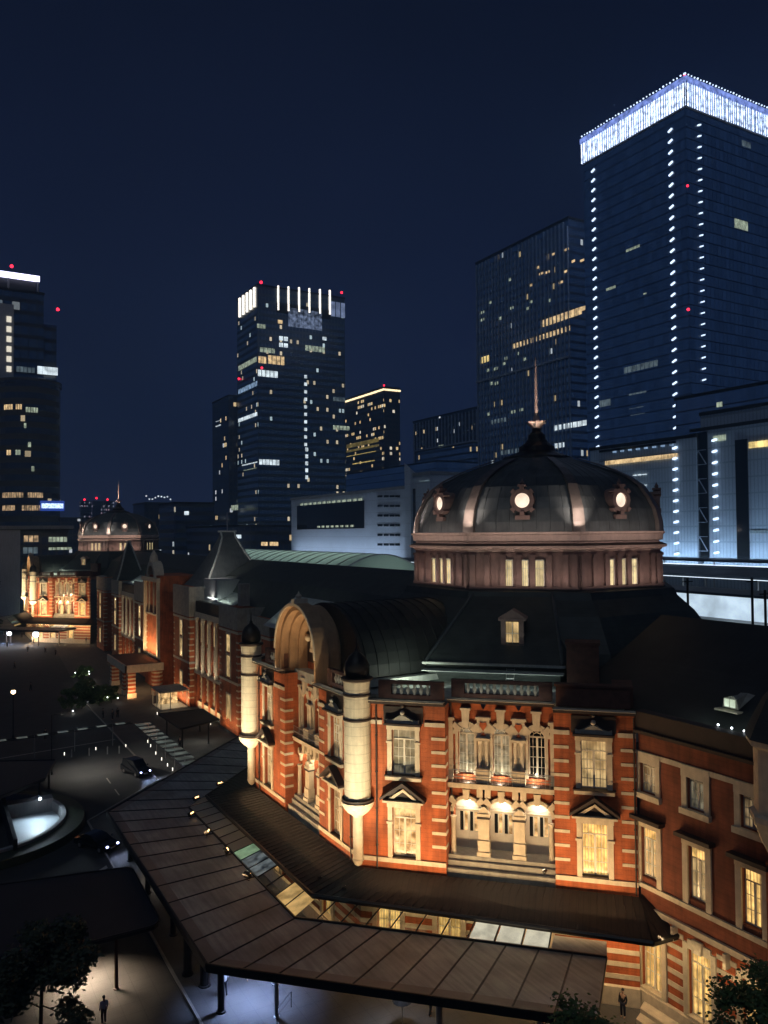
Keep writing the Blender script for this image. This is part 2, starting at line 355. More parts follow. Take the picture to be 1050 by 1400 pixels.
def arch_panel(mb, s0, s1, z0, z1, c, a, zb, zs, d=0, rev=.4, n=10):
    """panel s0..s1, z0..z1 with a round-headed opening: centre c, half width a, sill zb, spring zs"""
    P = mb.P
    if zb > z0: mb.quad(P(c-a, z0, d), P(c+a, z0, d), P(c+a, zb, d), P(c-a, zb, d))
    mb.quad(P(s0, z0, d), P(c-a, z0, d), P(c-a, zs, d), P(s0, zs, d)); mb.quad(P(c+a, z0, d), P(s1, z0, d), P(s1, zs, d), P(c+a, zs, d))
    arc = [(c+a*math.cos(math.pi*(1-i/n)), zs+a*math.sin(math.pi*(1-i/n))) for i in range(n+1)]
    top = []
    for i, (x, z) in enumerate(arc):
        t = i/n
        top.append((s0, zs+(z1-zs)*t*4) if t < .25 else ((s1, zs+(z1-zs)*(1-t)*4) if t > .75 else (s0+(s1-s0)*(t-.25)*2, z1)))
    for i in range(n):
        mb.quad(P(*arc[i], d), P(*arc[i+1], d), P(*top[i+1], d), P(*top[i], d))
        mb.quad(P(*arc[i], d), P(*arc[i], d-rev), P(*arc[i+1], d-rev), P(*arc[i+1], d))
    mb.quad(P(c-a, zb, d), P(c-a, zs, d), P(c-a, zs, d-rev), P(c-a, zb, d-rev)); mb.quad(P(c+a, zs, d), P(c+a, zb, d), P(c+a, zb, d-rev), P(c+a, zs, d-rev))
    mb.quad(P(c+a, zb, d), P(c-a, zb, d), P(c-a, zb, d-rev), P(c+a, zb, d-rev))
def ring(mb, c, zs, r0, r1, d0, d1, n=14, t0=0, t1=math.pi):
    """arched band in the facade plane"""
    for i in range(n):
        a, b = t0+(t1-t0)*i/n, t0+(t1-t0)*(i+1)/n
        q = [(c+r*math.cos(t), zs+r*math.sin(t)) for r, t in ((r0, a), (r1, a), (r1, b), (r0, b))]
        mb.fpoly(q, d0, d1)
def casement(root, fr, a0, a1, b0, b1, pane, d, trans=.22, bars=3, split=True, arch=0, label=None, win=None):
    """glazing: pane plus white glazing bars; win is the part the frame and pane hang under"""
    w = a1-a0; h = b1-b0; zt = b1-h*trans if not arch else b1
    mb = MB(fr)
    for s in (a0, a1-.07): mb.fb(s, s+.07, b0, b1, d, d+.09)
    for z in (b0, zt-.04, b1-.07): mb.fb(a0+.07, a1-.07, z, z+.08, d, d+.088)
    c = (a0+a1)/2
    if split: mb.fb(c-.07, c+.07, b0+.08, zt-.04, d, d+.10)
    for i in range(1, bars): z = b0+(zt-b0)*i/bars; mb.fb(a0+.07, a1-.07, z-.018, z+.018, d, d+.06)
    for s in ((a0+c)/2, (a1+c)/2): mb.fb(s-.018, s+.018, b0+.08, b1-.07, d, d+.062)
    fo = mb.build('frame', 'whiteframe', win)
    g = MB(fr); g.quad(g.P(a0, b0, d+.02), g.P(a1, b0, d+.02), g.P(a1, b1, d+.02), g.P(a0, b1, d+.02))
    if arch:
        r = w/2; n = 8; pts = [(c+r*math.cos(math.pi*i/n), b1+r*math.sin(math.pi*i/n)) for i in range(n+1)]
        g.add([g.P(x, z, d+.02) for x, z in pts], [tuple(range(n+1))])
        fm = MB(fr); ring(fm, c, b1, r-.07, r, d, d+.09, 8); ring(fm, c, b1, r*.45, r*.45+.05, d, d+.06, 8)
        for t in (45, 90, 135):
            t = R(t); p0 = fm.P(c+r*.47*math.cos(t), b1+r*.47*math.sin(t), d+.04); p1 = fm.P(c+(r-.05)*math.cos(t), b1+(r-.05)*math.sin(t), d+.04)
            fm.tube(p0, p1, .03, n=4)
        fm.build('fanlight_bars', 'whiteframe', win)
    g.build('pane', pane, win)
Z2, Z2T, Z3, Z3T = 7.75, 11.15, 13.35, 16.45       # sills and heads of the two upper storeys
def win2(root, fr, c, pane, hw=.82, bars=3):
    """lower tall window under a dark triangular pediment"""
    m = MB(fr)
    for s in (-1, 1):
        a, b = sorted((c+s*hw, c+s*(hw+.32))); m.fb(a, b, Z2, Z2T+.02, 0, .10)
        a, b = sorted((c+s*(hw-.04), c+s*(hw+.40))); m.fb(a, b, 10.05, 10.2, .102, .16)
    m.fb(c-hw-.36, c+hw+.36, Z2T+.02, Z2T+.42, 0, .13); m.fb(c-hw-.6, c+hw+.6, Z2T+.42, Z2T+.56, 0, .5)
    z = Z2T+.56; hh = hw+.45
    for s in (-1, 1):       # cream raking edge inside the pediment
        m.fpoly([(c, z+.62), (c, z+.80), (c+s*hh*.82, z+.1), (c+s*hh*.55, z+.1)] if s < 0 else [(c, z+.62), (c+hh*.55, z+.1), (c+hh*.82, z+.1), (c, z+.80)], .2, .34)
    w = m.build('window', 'cream', root)
    p = MB(fr); p.fpoly([(c-hh-.25, z), (c+hh+.25, z), (c, z+1.05)], .0, .22)
    for s in (-1, 1):
        q = [(c+s*(hh+.3), z+.02), (c+s*(hh+.3), z+.2), (c, z+1.28), (c, z+1.04)]
        p.fpoly(q if s > 0 else q[::-1], .0, .62)
    p.build('pediment', 'darktrim', w)
    s_ = MB(fr); s_.fb(c-hw, c+hw, Z2-.04, Z2+.05, -.38, .12); s_.build('sill', 'darktrim', w)
    casement(root, fr, c-hw, c+hw, Z2+.02, Z2T, pane, -.34, bars=bars, win=w)
def win3(root, fr, c, pane, hw=.82, crest=True):
    """upper window with a grey crest on a dark panel"""
    m = MB(fr)
    for s in (-1, 1):
        a, b = sorted((c+s*hw, c+s*(hw+.32))); m.fb(a, b, Z3, Z3T+.02, 0, .10)
        a, b = sorted((c+s*(hw-.03), c+s*(hw+.38))); m.fb(a, b, 15.55, 15.68, .102, .15)
    m.fb(c-hw-.36, c+hw+.36, Z3T+.02, Z3T+.36, 0, .12); m.fb(c-hw-.45, c+hw+.45, Z3-.30, Z3-.05, 0, .24)
    w = m.build('window', 'cream', root)
    s_ = MB(fr); s_.fb(c-hw-.5, c+hw+.5, Z3-.05, Z3+.04, -.38, .34); s_.build('sill', 'darktrim', w)
    if crest:
        p = MB(fr); p.fb(c-1.4, c+1.4, 16.95, 18.05, .002, .07); p.fb(c-1.3, c+1.3, 16.82, 16.95, 0, .5); p.lathe((*p.P(c, 0, .25).xy,), [(.05, 18.0), (.16, 18.15), (.1, 18.4), (.01, 18.5)], 8)
        p.build('crest_panel', 'darktrim', w)
        q = MB(fr); n = 12
        top = [(c-1.15+2.3*i/n, 17.12+.42*math.exp(-((i/n-.5)*4.2)**2)+.10*(abs(i/n-.5) > .44)) for i in range(n+1)]
        q.fpoly([(c+1.15, 16.97), *top[::-1], (c-1.15, 16.97)][::-1], .07, .36); q.ball(q.P(c, 17.7, .3), .17); q.build('crest', 'greystone', w)
    casement(root, fr, c-hw, c+hw, Z3+.02, Z3T, pane, -.34, bars=4, win=w)
def belts(m, s0, s1, skip=()):
    def seg(z0, z1, d, holes):
        x = s0
        for a, b in sorted(holes):
            if a > x: m.fb(x, a, z0, z1, 0, d)
            x = b
        if x < s1: m.fb(x, s1, z0, z1, 0, d)
    seg(7.42, 7.72, .12, []); seg(16.78, 17.06, .10, skip)
def quoins(m, s, side, n=9, w=.95, ret=0):
    """alternate cream blocks; side=+1: block runs left from s. ret = depth of the return face (outer corner towards the recess)"""
    for i in range(n):
        z = 8.62+i*.905; a, b = (s-w, s) if side > 0 else (s, s+w)
        if ret and side > 0: m.fb(a, b+.03, z, z+.2, -.75, .03)
        elif ret: m.fb(a-.03, b, z, z+.2, -.75, .03)
        else: m.fb(a, b, z, z+.2, 0, .03)
def cornice(root, fr, s0, s1, z=18.2, name='cornice', m0=.0, m1=.0):
    m = MB(fr); m.fb(s0-m0, s1+m1, z, z+.12, 0, .25); m.fb(s0-m0, s1+m1, z+.12, z+.26, 0, .55); m.build(name, 'darktrim', root)
    m = MB(fr); m.fb(s0-m0, s1+m1, z+.262, z+.30, 0, .6); m.build('cornice_edge', 'cream', root)
def balustrade(root, fr, s0, s1, d, z=18.5, n=None, prm=.9):
    m = MB(fr); m.fb(s0, s1, z, z+.28, d-.4, d); m.fb(s0, s1, z+1.0, z+1.22, d-.4, d)
    for s in (s0, s1-prm): m.fb(s, s+prm, z+.28, z+1.0, d-.42, d+.02)
    m.build('parapet', 'parapet', root)
    m = MB(fr); n = n or int((s1-s0-2*prm)/.46)
    for i in range(n):
        s = s0+prm+(s1-s0-2*prm)*(i+.5)/n; c = m.P(s, 0, d-.2)
        m.lathe((c.x, c.y), [(.10, z+.28), (.08, z+.36), (.16, z+.55), (.13, z+.68), (.07, z+.78), (.12, z+1.0)], 8, cap=False)
    m.build('balusters', 'cream', root, smooth=True)
def turret(root, c, lab=None):
    x, y = c; t = MB(); t.lathe(c, [(.93, 11.72), (.93, 14.4), (.93, 17.05)], 28, cap=False); t.lathe(c, [(.93, 17.05), (.93, 18.75)], 28, cap=False); t.lathe(c, [(.93, 18.75), (.93, 19.75)], 28, cap=False)
    o = t.build('turret', 'cream_joint', root, smooth=False)
    for p in o.data.polygons: p.use_smooth = abs(p.normal.z) < .5
    g = MB()
    for z in (17.05, 18.75): g.lathe(c, [(.93, z), (1.0, z+.04), (1.0, z+.14), (.93, z+.19)], 28)
    g.lathe(c, [(1.0, 11.55), (1.12, 11.62), (1.12, 11.72), (.9, 11.75)], 28)
    g.lathe(c, [(.95, 19.75), (1.12, 19.85), (1.12, 19.98), (.9, 20.0)], 28); g.build('turret_ring', 'darktrim', o)
    b = MB(); b.lathe(c, [(.36, 10.45), (.45, 10.55), (.75, 10.78), (1.02, 11.1), (1.12, 11.35), (1.15, 11.52), (1.02, 11.56)], 28)
    b.lathe(c, [(.36, 7.5), (.36, 10.5)], 16); b.lathe(c, [(.02, 7.0), (.25, 7.15), (.42, 7.5), (.36, 7.6)], 16); b.build('turret_corbel', 'cream', o, smooth=False)
    d = MB(); d.lathe(c, [(.78, 20.0), (.88, 20.25), (.90, 20.6), (.82, 21.0), (.60, 21.4), (.32, 21.65), (.14, 21.8), (.16, 21.9), (.06, 22.05), (.03, 22.7), (.001, 22.8)], 24, cap=False)
    d.build('turret_dome', 'darkmetal', o, smooth=True)
def recess(root, fr, s0, s1, gable=False, panes=('pane_grey', 'pane_grey', 'glassdark')):
    """three-bay loggia set back between the piers; fr is the facade frame"""
    D = -1.5; f = fr.inset(D); w = (s1-s0)/3; cs = [s0+w*(i+.5) for i in range(3)]
    # side cheeks of the recess
    m = MB(fr)
    for s, sg in ((s0, 1), (s1, -1)):
        q = [m.P(s, 6.2, 0), m.P(s, 18.2, 0), m.P(s, 18.2, D), m.P(s, 6.2, D)]; m.quad(*(q if sg > 0 else q[::-1]))
    g = MB(f)
    for c in cs: arch_panel(g, c-w/2, c+w/2, 12.9, 18.2, c, .56, 13.3, 16.05, rev=.45)
    for c in cs: arch_panel(g, c-w/2, c+w/2, 8.0, 12.35, c, .92, 8.0, 10.75, rev=.75)
    g.v += m.v; k = len(g.v)-len(m.v); g.f += [tuple(i+k for i in q) for q in m.f]
    g.build('wall', 'brick', root)
    # upper storey
    for i, c in enumerate(cs):
        m = MB(f); ring(m, c, 16.05, .56, .92, 0, .16, 12)
        for s in (-1, 1): a, b = sorted((c+s*.56, c+s*.74)); m.fb(a, b, 13.3, 16.05, 0, .14)
        m.fpoly([(c-.2, 16.55), (c+.2, 16.55), (c+.28, 17.75), (c-.28, 17.75)], .0, .3); m.fb(c-.36, c+.36, 17.75, 17.9, 0, .4)
        for t in (38, 142):
            t = R(t); m.fpoly([(c+.5*math.cos(t)-.16*math.sin(t)*k, 16.05+.5*math.sin(t)+.16*math.cos(t)*k) for k in (-1,)]+[(c+1.12*math.cos(t)+.2*math.sin(t), 16.05+1.12*math.sin(t)-.2*math.cos(t)), (c+1.12*math.cos(t)-.2*math.sin(t), 16.05+1.12*math.sin(t)+.2*math.cos(t)), (c+.5*math.cos(t)-.16*math.sin(t), 16.05+.5*math.sin(t)+.16*math.cos(t))], .0, .2)
        wn = m.build('arched_window', 'cream', root); casement(root, f, c-.56, c+.56, 13.3, 16.05, panes[i], -.38, bars=4, arch=1, win=wn)
    for j, s in enumerate((s0+w, s1-w)):
        m = MB(f); m.fb(s-.42, s+.42, 13.9, 15.72, 0, .05); m.fb(s-.42, s+.42, 15.9, 17.15, 0, .17); m.fb(s-.52, s+.52, 17.15, 17.3, 0, .26)
        m.fb(s-.5, s+.5, 15.72, 15.9, 0, .38)
        for k in (-.21, .21):
            c = m.P(s+k, 0, .24); m.lathe((c.x, c.y), [(.15, 13.9), (.12, 14.05), (.115, 15.5), (.17, 15.72)], 10)
        m.fb(s-.46, s+.46, 12.95, 13.9, .02, .62); o = m.build('twin_column', 'cream', root)
        h = MB(f); h.fpoly([(s, 16.35), (s+.26, 16.75), (s+.2, 16.98), (s, 16.9), (s-.2, 16.98), (s-.26, 16.75)], .17, .22); h.fpoly([(s-.2, 16.02), (s+.2, 16.02), (s, 16.28)], .17, .22); h.build('carved_panel', 'brick', o)
    for s, sg in ((s0, 1), (s1, -1)):
        m = MB(f); a, b = sorted((s+sg*.005, s+sg*.30)); m.fb(a, b, 12.95, 17.0, .0, .25); m.fb(*sorted((s+sg*.005, s+sg*.42)), 17.0, 17.2, 0, .34); m.build('pilaster', 'cream', root)
    m = MB(f); m.fb(s0+.01, s1-.01, 12.55, 12.72, 0, .75); m.fb(s0+.01, s1-.01, 12.72, 12.90, 0, .82); 
    b = m.build('balcony', 'cream', root)
    m = MB(f); m.fb(s0+.01, s1-.01, 12.902, 12.94, .0, .8); m.build('balcony_floor', 'darktrim', b)
    m = MB(f)
    for z in (13.75, 13.3): m.fb(s0+.02, s1-.02, z, z+.05, .70, .74)
    n = 26
    for i in range(n+1): s = s0+.03+(s1-s0-.1)*i/n; m.fb(s, s+.02, 12.94, 13.75, .71, .73)
    m.build('railing', 'steel', b)
    # brackets below the balcony
    for s in (s0+w, s1-w):
        for k in (-.27, .27):
            m = MB(f); m.fb(s+k-.2, s+k+.2, 11.85, 12.54, 0, .3); m.build('bracket', 'cream', b)
    # lower arches with lamps
    for i, c in enumerate(cs):
        m = MB(f); ring(m, c, 10.75, .92, 1.14, 0, .2, 14)
        m.fpoly([(c-.17, 11.6), (c+.17, 11.6), (c+.24, 12.35), (c-.24, 12.35)], 0, .36)
        for t in (40, 140):
            t = R(t); ct, st = math.cos(t), math.sin(t)
            m.fpoly([(c+.95*ct+.14*st, 10.75+.95*st-.14*ct), (c+1.5*ct+.24*st, 10.75+1.5*st-.24*ct), (c+1.5*ct-.24*st, 10.75+1.5*st+.24*ct), (c+.95*ct-.14*st, 10.75+.95*st+.14*ct)], 0, .34)
        ar = m.build('arch', 'cream', root)
        m = MB(f); k = m.P(c, 12.44, .1); m.lathe((k.x, k.y), [(.3, 12.36), (.26, 12.5)], 8); m.build('keystone_cap', 'darktrim', ar)
        m = MB(f); wall_open(m, c-.92, c+.92, 8.0, 11.75, [(c-.62, c-.38, 9.15, 10.5), (c-.30, c-.08, 9.15, 10.5), (c+.08, c+.30, 9.15, 10.5), (c+.38, c+.62, 9.15, 10.5)], d=-.75, rev=.1)
        m.fb(c-.92, c+.92, 10.68, 10.78, -.75, -.62); m.fb(c-.04, c+.04, 8.0, 10.68, -.75, -.69)
        dr = m.build('door', 'stone_door', root)
        for k in (-.62, -.30, .08, .38):
            g = MB(f); g.quad(g.P(c+k, 9.15, -.83), g.P(c+k+.24, 9.15, -.83), g.P(c+k+.24, 10.5, -.83), g.P(c+k, 10.5, -.83)); g.build('pane', 'pane_room' if k in (-.30, .38) else 'glassdark', dr)
        lp = MB(); lp.ball(f.P(c+.05, 11.32, -.42), .13, 10, 8); lp.build('lamp_globe', 'bulb', root)
        point('arch_lamp', f.P(c+.05, 11.2, -.2), 85, (1, .82, .55), .13, root)
    for s in (s0+w, s1-w):
        m = MB(f); m.fb(s-.36, s+.36, 9.05, 10.5, .05, .5); m.fb(s-.42, s+.42, 10.62, 10.85, .02, .56); m.fpoly([(s-.36, 10.85), (s+.36, 10.85), (s+.3, 11.1), (s, 11.32), (s-.3, 11.1)], .02, .5)
        m.fb(s-.40, s+.40, 8.3, 9.05, .0, .58); m.fb(s-.46, s+.46, 8.0, 8.3, 0, .66)
        o = m.build('column', 'cream', root); m = MB(f); m.fb(s-.44, s+.44, 10.5, 10.62, .0, .6); m.build('capital', 'darktrim', o)
    for s, sg in ((s0, 1), (s1, -1)):
        c = f.P(s+sg*.3, 0, .3); m = MB(); m.lathe((c.x, c.y), [(.22, 8.0), (.17, 8.2), (.15, 10.3), (.22, 10.5)], 12); m.build('column', 'cream', root)
    # steps and stone base
    m = MB(f); m.fb(s0+.005, s1-.005, 6.2, 7.3, -.1, 1.25); m.fb(s0+.005, s1-.005, 7.3, 7.7, -.1, .9); m.fb(s0+.005, s1-.005, 7.7, 8.012, -.8, .7); m.build('stone_base', 'greystone', root)
    if not gable: cornice(root, f, s0, s1)
def face(root, fr, L, a, b, lit, gable=False, tur=(), b1f=True):
    """one full face: left wing 0..a, loggia a..b, right wing b..L.  lit = panes (left3,left2,right3,right2)"""
    cl, cr = (a+(.75 if tur[0] else 0))/2-.1, (b+L-(.75 if tur[1] else 0))/2-.05
    if tur[0]: cl = 3.15
    for (s0, s1, c, p3, p2, lq, rq) in ((0, a, cl, lit[0], lit[1], not tur[0], True), (b, L, cr, lit[2], lit[3], True, not tur[1])):
        m = MB(fr); wall_open(m, s0, s1, 6.2, 18.2, [(c-.82, c+.82, Z2, Z2T), (c-.82, c+.82, Z3, Z3T)]); m.build('wall', 'brick', root)
        m = MB(fr); belts(m, s0, s1, [(c-1.5, c+1.5)]); 
        if rq: quoins(m, s1, 1, ret=1 if s0 == 0 else 0)
        if lq: quoins(m, s0, -1, ret=1 if s0 != 0 else 0)
        m.build('stone_trim', 'cream', root)
        win3(root, fr, c, p3); win2(root, fr, c, p2)
        cornice(root, fr, s0, s1)
    recess(root, fr, a, b, gable)
def storey1(root, fr, s0, s1, wins=(), pane='pane_warm', zt=6.2):
    """rusticated ground floor: brick banded with cream stone"""
    m = MB(fr); ops = [(c-.8, c+.8, 1.3, 5.2) for c in wins]; wall_open(m, s0, s1, .0, zt, ops, rev=.35); m.build('wall', 'brick', root)
    m = MB(fr); xs = [s0]+[v for c in wins for v in (c-1.15, c+1.15)]+[s1]
    for i in range(6):
        z = 1.55+i*.78
        for a, b in zip(xs[::2], xs[1::2]): m.fb(a, b, z, z+.3, 0, .05)
    m.fb(s0, s1, .0, 1.15, 0, .3); m.build('stone_bands', 'cream', root)
    for c in wins:
        m = MB(fr)
        for s in (-1, 1): m.fb(*sorted((c+s*.8, c+s*1.14)), 1.16, 5.5, 0, .14)
        m.fb(c-.8, c+.8, 5.2, 5.75, 0, .13); m.fpoly([(c-.25, 5.2), (c+.25, 5.2), (c+.35, 5.95), (c-.35, 5.95)], .13, .3); m.fb(c-.85, c+.85, 1.16, 1.32, -.34, .2)
        w = m.build('window', 'cream', root); casement(root, fr, c-.8, c+.8, 1.3, 5.2, pane, -.3, bars=3, win=w, trans=.2)

# ================================================================ domed pavilion
CX_, CY_ = 51.3, 59.0
PA, PB, PC, PD = Vector((26.1, 69.1)), Vector((26.1, 48.9)), Vector((39.1, 35.9)), Vector((39.1, 82.1))
def octring(mb, r0, z0, r1, z1, c=(CX_, CY_), rot=0, close=False):
    """band between two octagons given by corner radius"""
    A = [(c[0]+r0*math.cos(R(22.5+45*i)+rot), c[1]+r0*math.sin(R(22.5+45*i)+rot), z0) for i in range(8)]
    B = [(c[0]+r1*math.cos(R(22.5+45*i)+rot), c[1]+r1*math.sin(R(22.5+45*i)+rot), z1) for i in range(8)]
    mb.add(A+B, [(i, (i+1) % 8, (i+1) % 8+8, i+8) for i in range(8)])
def octprof(mb, prof, **k):
    for (r0, z0), (r1, z1) in zip(prof, prof[1:]): octring(mb, r0, z0, r1, z1, **k)
DROT = R(-2.5)
DOME = [(11.9, 29.95), (11.85, 30.8), (11.6, 31.9), (11.05, 32.9), (10.3, 33.9), (9.1, 34.75), (7.6, 35.5), (5.9, 36.15), (4.2, 36.7), (3.1, 37.1)]
def pavilion(label):
    t = thing('station_pavilion', (32.6, 42.4, 0), label, 'station building', 'domed pavilions of the station')
    FA = Fr(PA, PB-PA); FB = Fr(PB, PC-PB); LA = (PB-PA).length; LB = (PC-PB).length
    # A faces the square, B is the diagonal face towards the camera
    face(t, FB, LB, 6.05, 13.25, ('pane_grey', 'pane_room', 'pane_cream', 'pane_warm'), tur=(1, 0))
    face(t, FA, LA, 6.9, 13.6, ('pane_dim', 'pane_dim', 'pane_dim', 'pane_dim'), gable=True, tur=(1, 1))
    turret(t, (25.85, 48.75)); turret(t, (25.8, 69.35))
    # ground floor
    storey1(t, FB, 0, LB, (2.0, 6.2, 12.0)); storey1(t, FA, 0, LA, (5, 10, 15))
    # hidden sides
    FC = Fr(PD, PA-PD); m = MB(FC); LC = (PA-PD).length
    wall_open(m, 0, LC, 0, 18.2, []); m.build('wall', 'brick', t); cornice(t, FC, 0, LC)
    m = MB(FC); belts(m, 0, LC); quoins(m, 0, -1); m.build('stone_trim', 'cream', t)
    # flat roof behind the parapets, set below the coping
    m = MB()
    m.prism([(27.3, 50.1), (39.5, 37.9), (50, 37.9), (64, 48), (64, 70), (52, 80.5), (39.5, 80.5), (27.3, 68)], 17.6, 18.42)
    m.build('flat_roof', 'gutter', t)
    balustrade(t, FB, 1.3, 5.9, -.35); balustrade(t, FB, 6.2, 13.1, -1.75); balustrade(t, FA, 1.6, 6.0, -.35); balustrade(t, FA, 14.4, 19.0, -.35)
    m = MB(FB); m.fb(13.4, 18.1, 18.48, 19.8, -1.0, -.45); m.fb(13.3, 18.2, 19.8, 19.95, -1.1, -.35); m.fb(17.0, 18.3, 18.48, 19.8, -3.6, -1.0); m.build('parapet_block', 'parapet', t)
    m = MB(FB); m.fb(13.9, 16.2, 18.42, 21.7, -7.9, -6.4); m.fb(13.8, 16.3, 21.7, 21.9, -8.0, -6.3); m.build('chimney', 'parapet', t)
    # hipped roof over the diagonal face
    def P(s, z, d): return FB.P(s, z, d)
    def hip(F, s0, s1, S0, S1, name='hip_roof', zt=24.9, db=-16.4):
        m = MB(F); e = [F.P(s0, 20.0, -7.2), F.P(s1, 20.0, -7.2), F.P(s1+2.5, 20.0, -14), F.P(s0-2.5, 20, -14)]; q = [F.P(S0, zt, -13.2), F.P(S1, zt, -13.2), F.P(S1, zt, db), F.P(S0, zt, db)]
        m.hexa(e+q); m.hexa([F.P(s0+.3, 18.4, -7.6), F.P(s1-.3, 18.4, -7.6), F.P(s1+2, 18.4, -14), F.P(s0-2, 18.4, -14)]+[v-Vector((0, 0, .004)) for v in e]); o = m.build(name, 'slate', t)
        g = MB(F); g.fb(s0-.2, s1+.2, 19.86, 20.02, -7.2, -6.9); g.fb(s0-.1, s1+.1, 19.45, 19.5, -7.2, -6.1); g.build('gutter', 'gutter', o)
        for (a, b) in ((e[0], q[0]), (e[1], q[1])):
            r_ = MB(); r_.tube(a+Vector((0, 0, .05)), b+Vector((0, 0, .05)), .13, n=6); r_.build('ridge_roll', 'copper', o)
        return o
    hr = hip(FB, 3.2, 13.6, 6.2, 12.6)
    # dormer with a lit window
    sc = 9.75; m = MB(FB); m.fb(sc-.85, sc+.85, 20.9, 23.3, -10.6, -9.0); m.build('dormer', 'slate', t)
    dm = MB(FB)
    for s in (-1, 1): dm.fb(*sorted((sc+s*.50, sc+s*.88)), 21.25, 23.1, -8.98, -8.8)
    dm.fb(sc-1.05, sc+1.05, 23.1, 23.28, -10.4, -8.65); dm.fb(sc-.88, sc+.88, 20.9, 21.25, -9.0, -8.7)
    dm.fpoly([(sc-1.1, 23.28), (sc+1.1, 23.28), (sc, 23.95)], -10.4, -8.7); d_ = dm.build('dormer_front', 'domebrown', t)
    g = MB(FB); g.quad(g.P(sc-.5, 21.25, -8.93), g.P(sc+.5, 21.25, -8.93), g.P(sc+.5, 23.0, -8.93), g.P(sc-.5, 23.0, -8.93)); g.build('pane', 'pane_cream', d_)
    g = MB(FB); g.fb(sc-.03, sc+.03, 21.25, 23.0, -8.92, -8.86); g.fb(sc-.5, sc+.5, 22.1, 22.14, -8.92, -8.87); g.fb(sc-.95, sc+.95, 20.55, 20.9, -9.1, -8.6); g.build('frame', 'whiteframe', d_)
    g = MB(FB)
    for s in (-.3, .3): g.tube(g.P(sc+s, 18.5, -6.3), g.P(sc+s, 20.6, -8.1), .03, n=5)
    for i in range(7): z = 18.7+i*.3; g.tube(g.P(sc-.3, z, -6.47-i*.26), g.P(sc+.3, z, -6.47-i*.26), .025, n=5)
    g.build('ladder', 'steel', t)
    # barrel roof behind the gable
    yc = 58.9; n = 18
    def barrel(r, h, z0, x0, x1, name, mat):
        m = MB(); pts = [(yc-r*math.cos(math.pi*i/n), z0+h*math.sin(math.pi*i/n)) for i in range(n+1)]
        vs = [(x0, y, z) for y, z in pts]+[(x1, y, z) for y, z in pts]; N_ = n+1
        m.add(vs, [(i, i+N_, i+N_+1, i+1) for i in range(n)]+[tuple(range(n, -1, -1)), tuple(range(N_, 2*N_))])
        return m.build(name, mat, t)
    br = barrel(6.2, 5.2, 19.0, 28.6, 42, 'barrel_roof', 'roof_dark'); m = MB(); pts = [(yc-6.3*math.cos(math.pi*i/n), 19.0+5.3*math.sin(math.pi*i/n)) for i in range(n+1)]; m.add([(28.4, y, z) for y, z in pts]+[(28.6, y, z) for y, z in pts], [tuple(range(n, -1, -1))]+[(i, i+1, i+n+2, i+n+1)[::-1] for i in range(n)]); m.build('end_wall', 'darktrim', br)
    m = MB()
    for j in range(14):
        x = 28.9+j*.96
        for i in range(n):
            a, b = math.pi*i/n, math.pi*(i+1)/n
            m.tube((x, yc-6.23*math.cos(a), 19.02+5.22*math.sin(a)), (x, yc-6.23*math.cos(b), 19.02+5.22*math.sin(b)), .055, n=4)
    m.build('roof_seams', 'roof_dark', br)
    m = MB(); m.box(27.6, 41, 51.3, 51.95, 18.6, 19.05); m.box(27.6, 41, 65.9, 66.5, 18.6, 19.05); m.build('gutter', 'gutter', br)
    # great arch of the gable
    f = FA; sc = 9.45; m = MB(f)
    RG = ((2.95, 3.2, -2.3, -1.5), (3.2, 3.5, -2.3, -.75), (3.5, 3.85, -2.0, -.1), (3.85, 4.1, -.9, .25))
    for r0, r1, d0, d1 in RG:
        ring(m, sc, 20.2, r0, r1, d0, d1, 30)
        for s in (-1, 1): m.fb(*sorted((sc+s*r0, sc+s*r1)), 18.2, 20.2, d0, d1)
    g = m.build('gable_arch', 'arch_stone', t)
    m = MB(f); k = 20; pts = [(sc+2.95*math.cos(math.pi*i/k), 20.2+2.95*math.sin(math.pi*i/k)) for i in range(k+1)]; m.fpoly([(sc-2.95, 18.2), (sc+2.95, 18.2)]+pts, -2.6, -2.32); m.build('tympanum', 'brick', g)
    m = MB(f); m.fb(sc-.25, sc+.25, 24.2, 24.65, -.9, .35); c_ = m.P(sc, 0, -.2); m.lathe((c_.x, c_.y), [(.2, 24.7), (.28, 24.9), (.08, 25.1), (.01, 25.3)], 10)
    ring(m, sc, 20.2, 3.9, 4.12, .252, .34, 24, R(0), R(180))
    for a in (20, 55, 90, 125, 160):
        a = R(a); c_ = m.P(sc+2.5*math.cos(a), 20.2+2.5*math.sin(a), -2.1); m.ball(c_, .3)
    ring(m, sc, 20.2, 1.6, 1.95, -2.32, -2.1, 16); m.fb(sc-1.95, sc+1.95, 19.9, 20.2, -2.32, -2.05)
    m.build('gable_ornament', 'cream', g)
    # octagonal base, drum, dome
    m = MB(); octprof(m, [(17.0, 18.4), (16.6, 20.6), (14.6, 23.2), (13.2, 24.4), (12.9, 25.0), (12.2, 25.15)]); m.build('dome_base', 'slate', t)
    m = MB(); octprof(m, [(11.95, 25.1), (11.95, 28.3)], rot=DROT); drum = m.build('drum', 'domebrown', t)
    c8 = math.cos(R(22.5))
    m = MB(); octprof(m, [(11.95, 28.3), (12.1, 28.35), (12.15, 28.5), (12.55, 28.62), (12.6, 28.78), (12.0, 28.82), (11.9, 29.15), (12.2, 29.2), (12.25, 29.7), (12.4, 29.78), (12.42, 29.93), (12.1, 29.96)], rot=DROT)
    m.build('dome_cornice', 'domecornice', drum)
    m = MB(); octprof(m, [(11.97, 28.83), (12.62, 28.80), (12.0, 29.0)], rot=DROT); m.build('cornice_gutter', 'darktrim', drum)
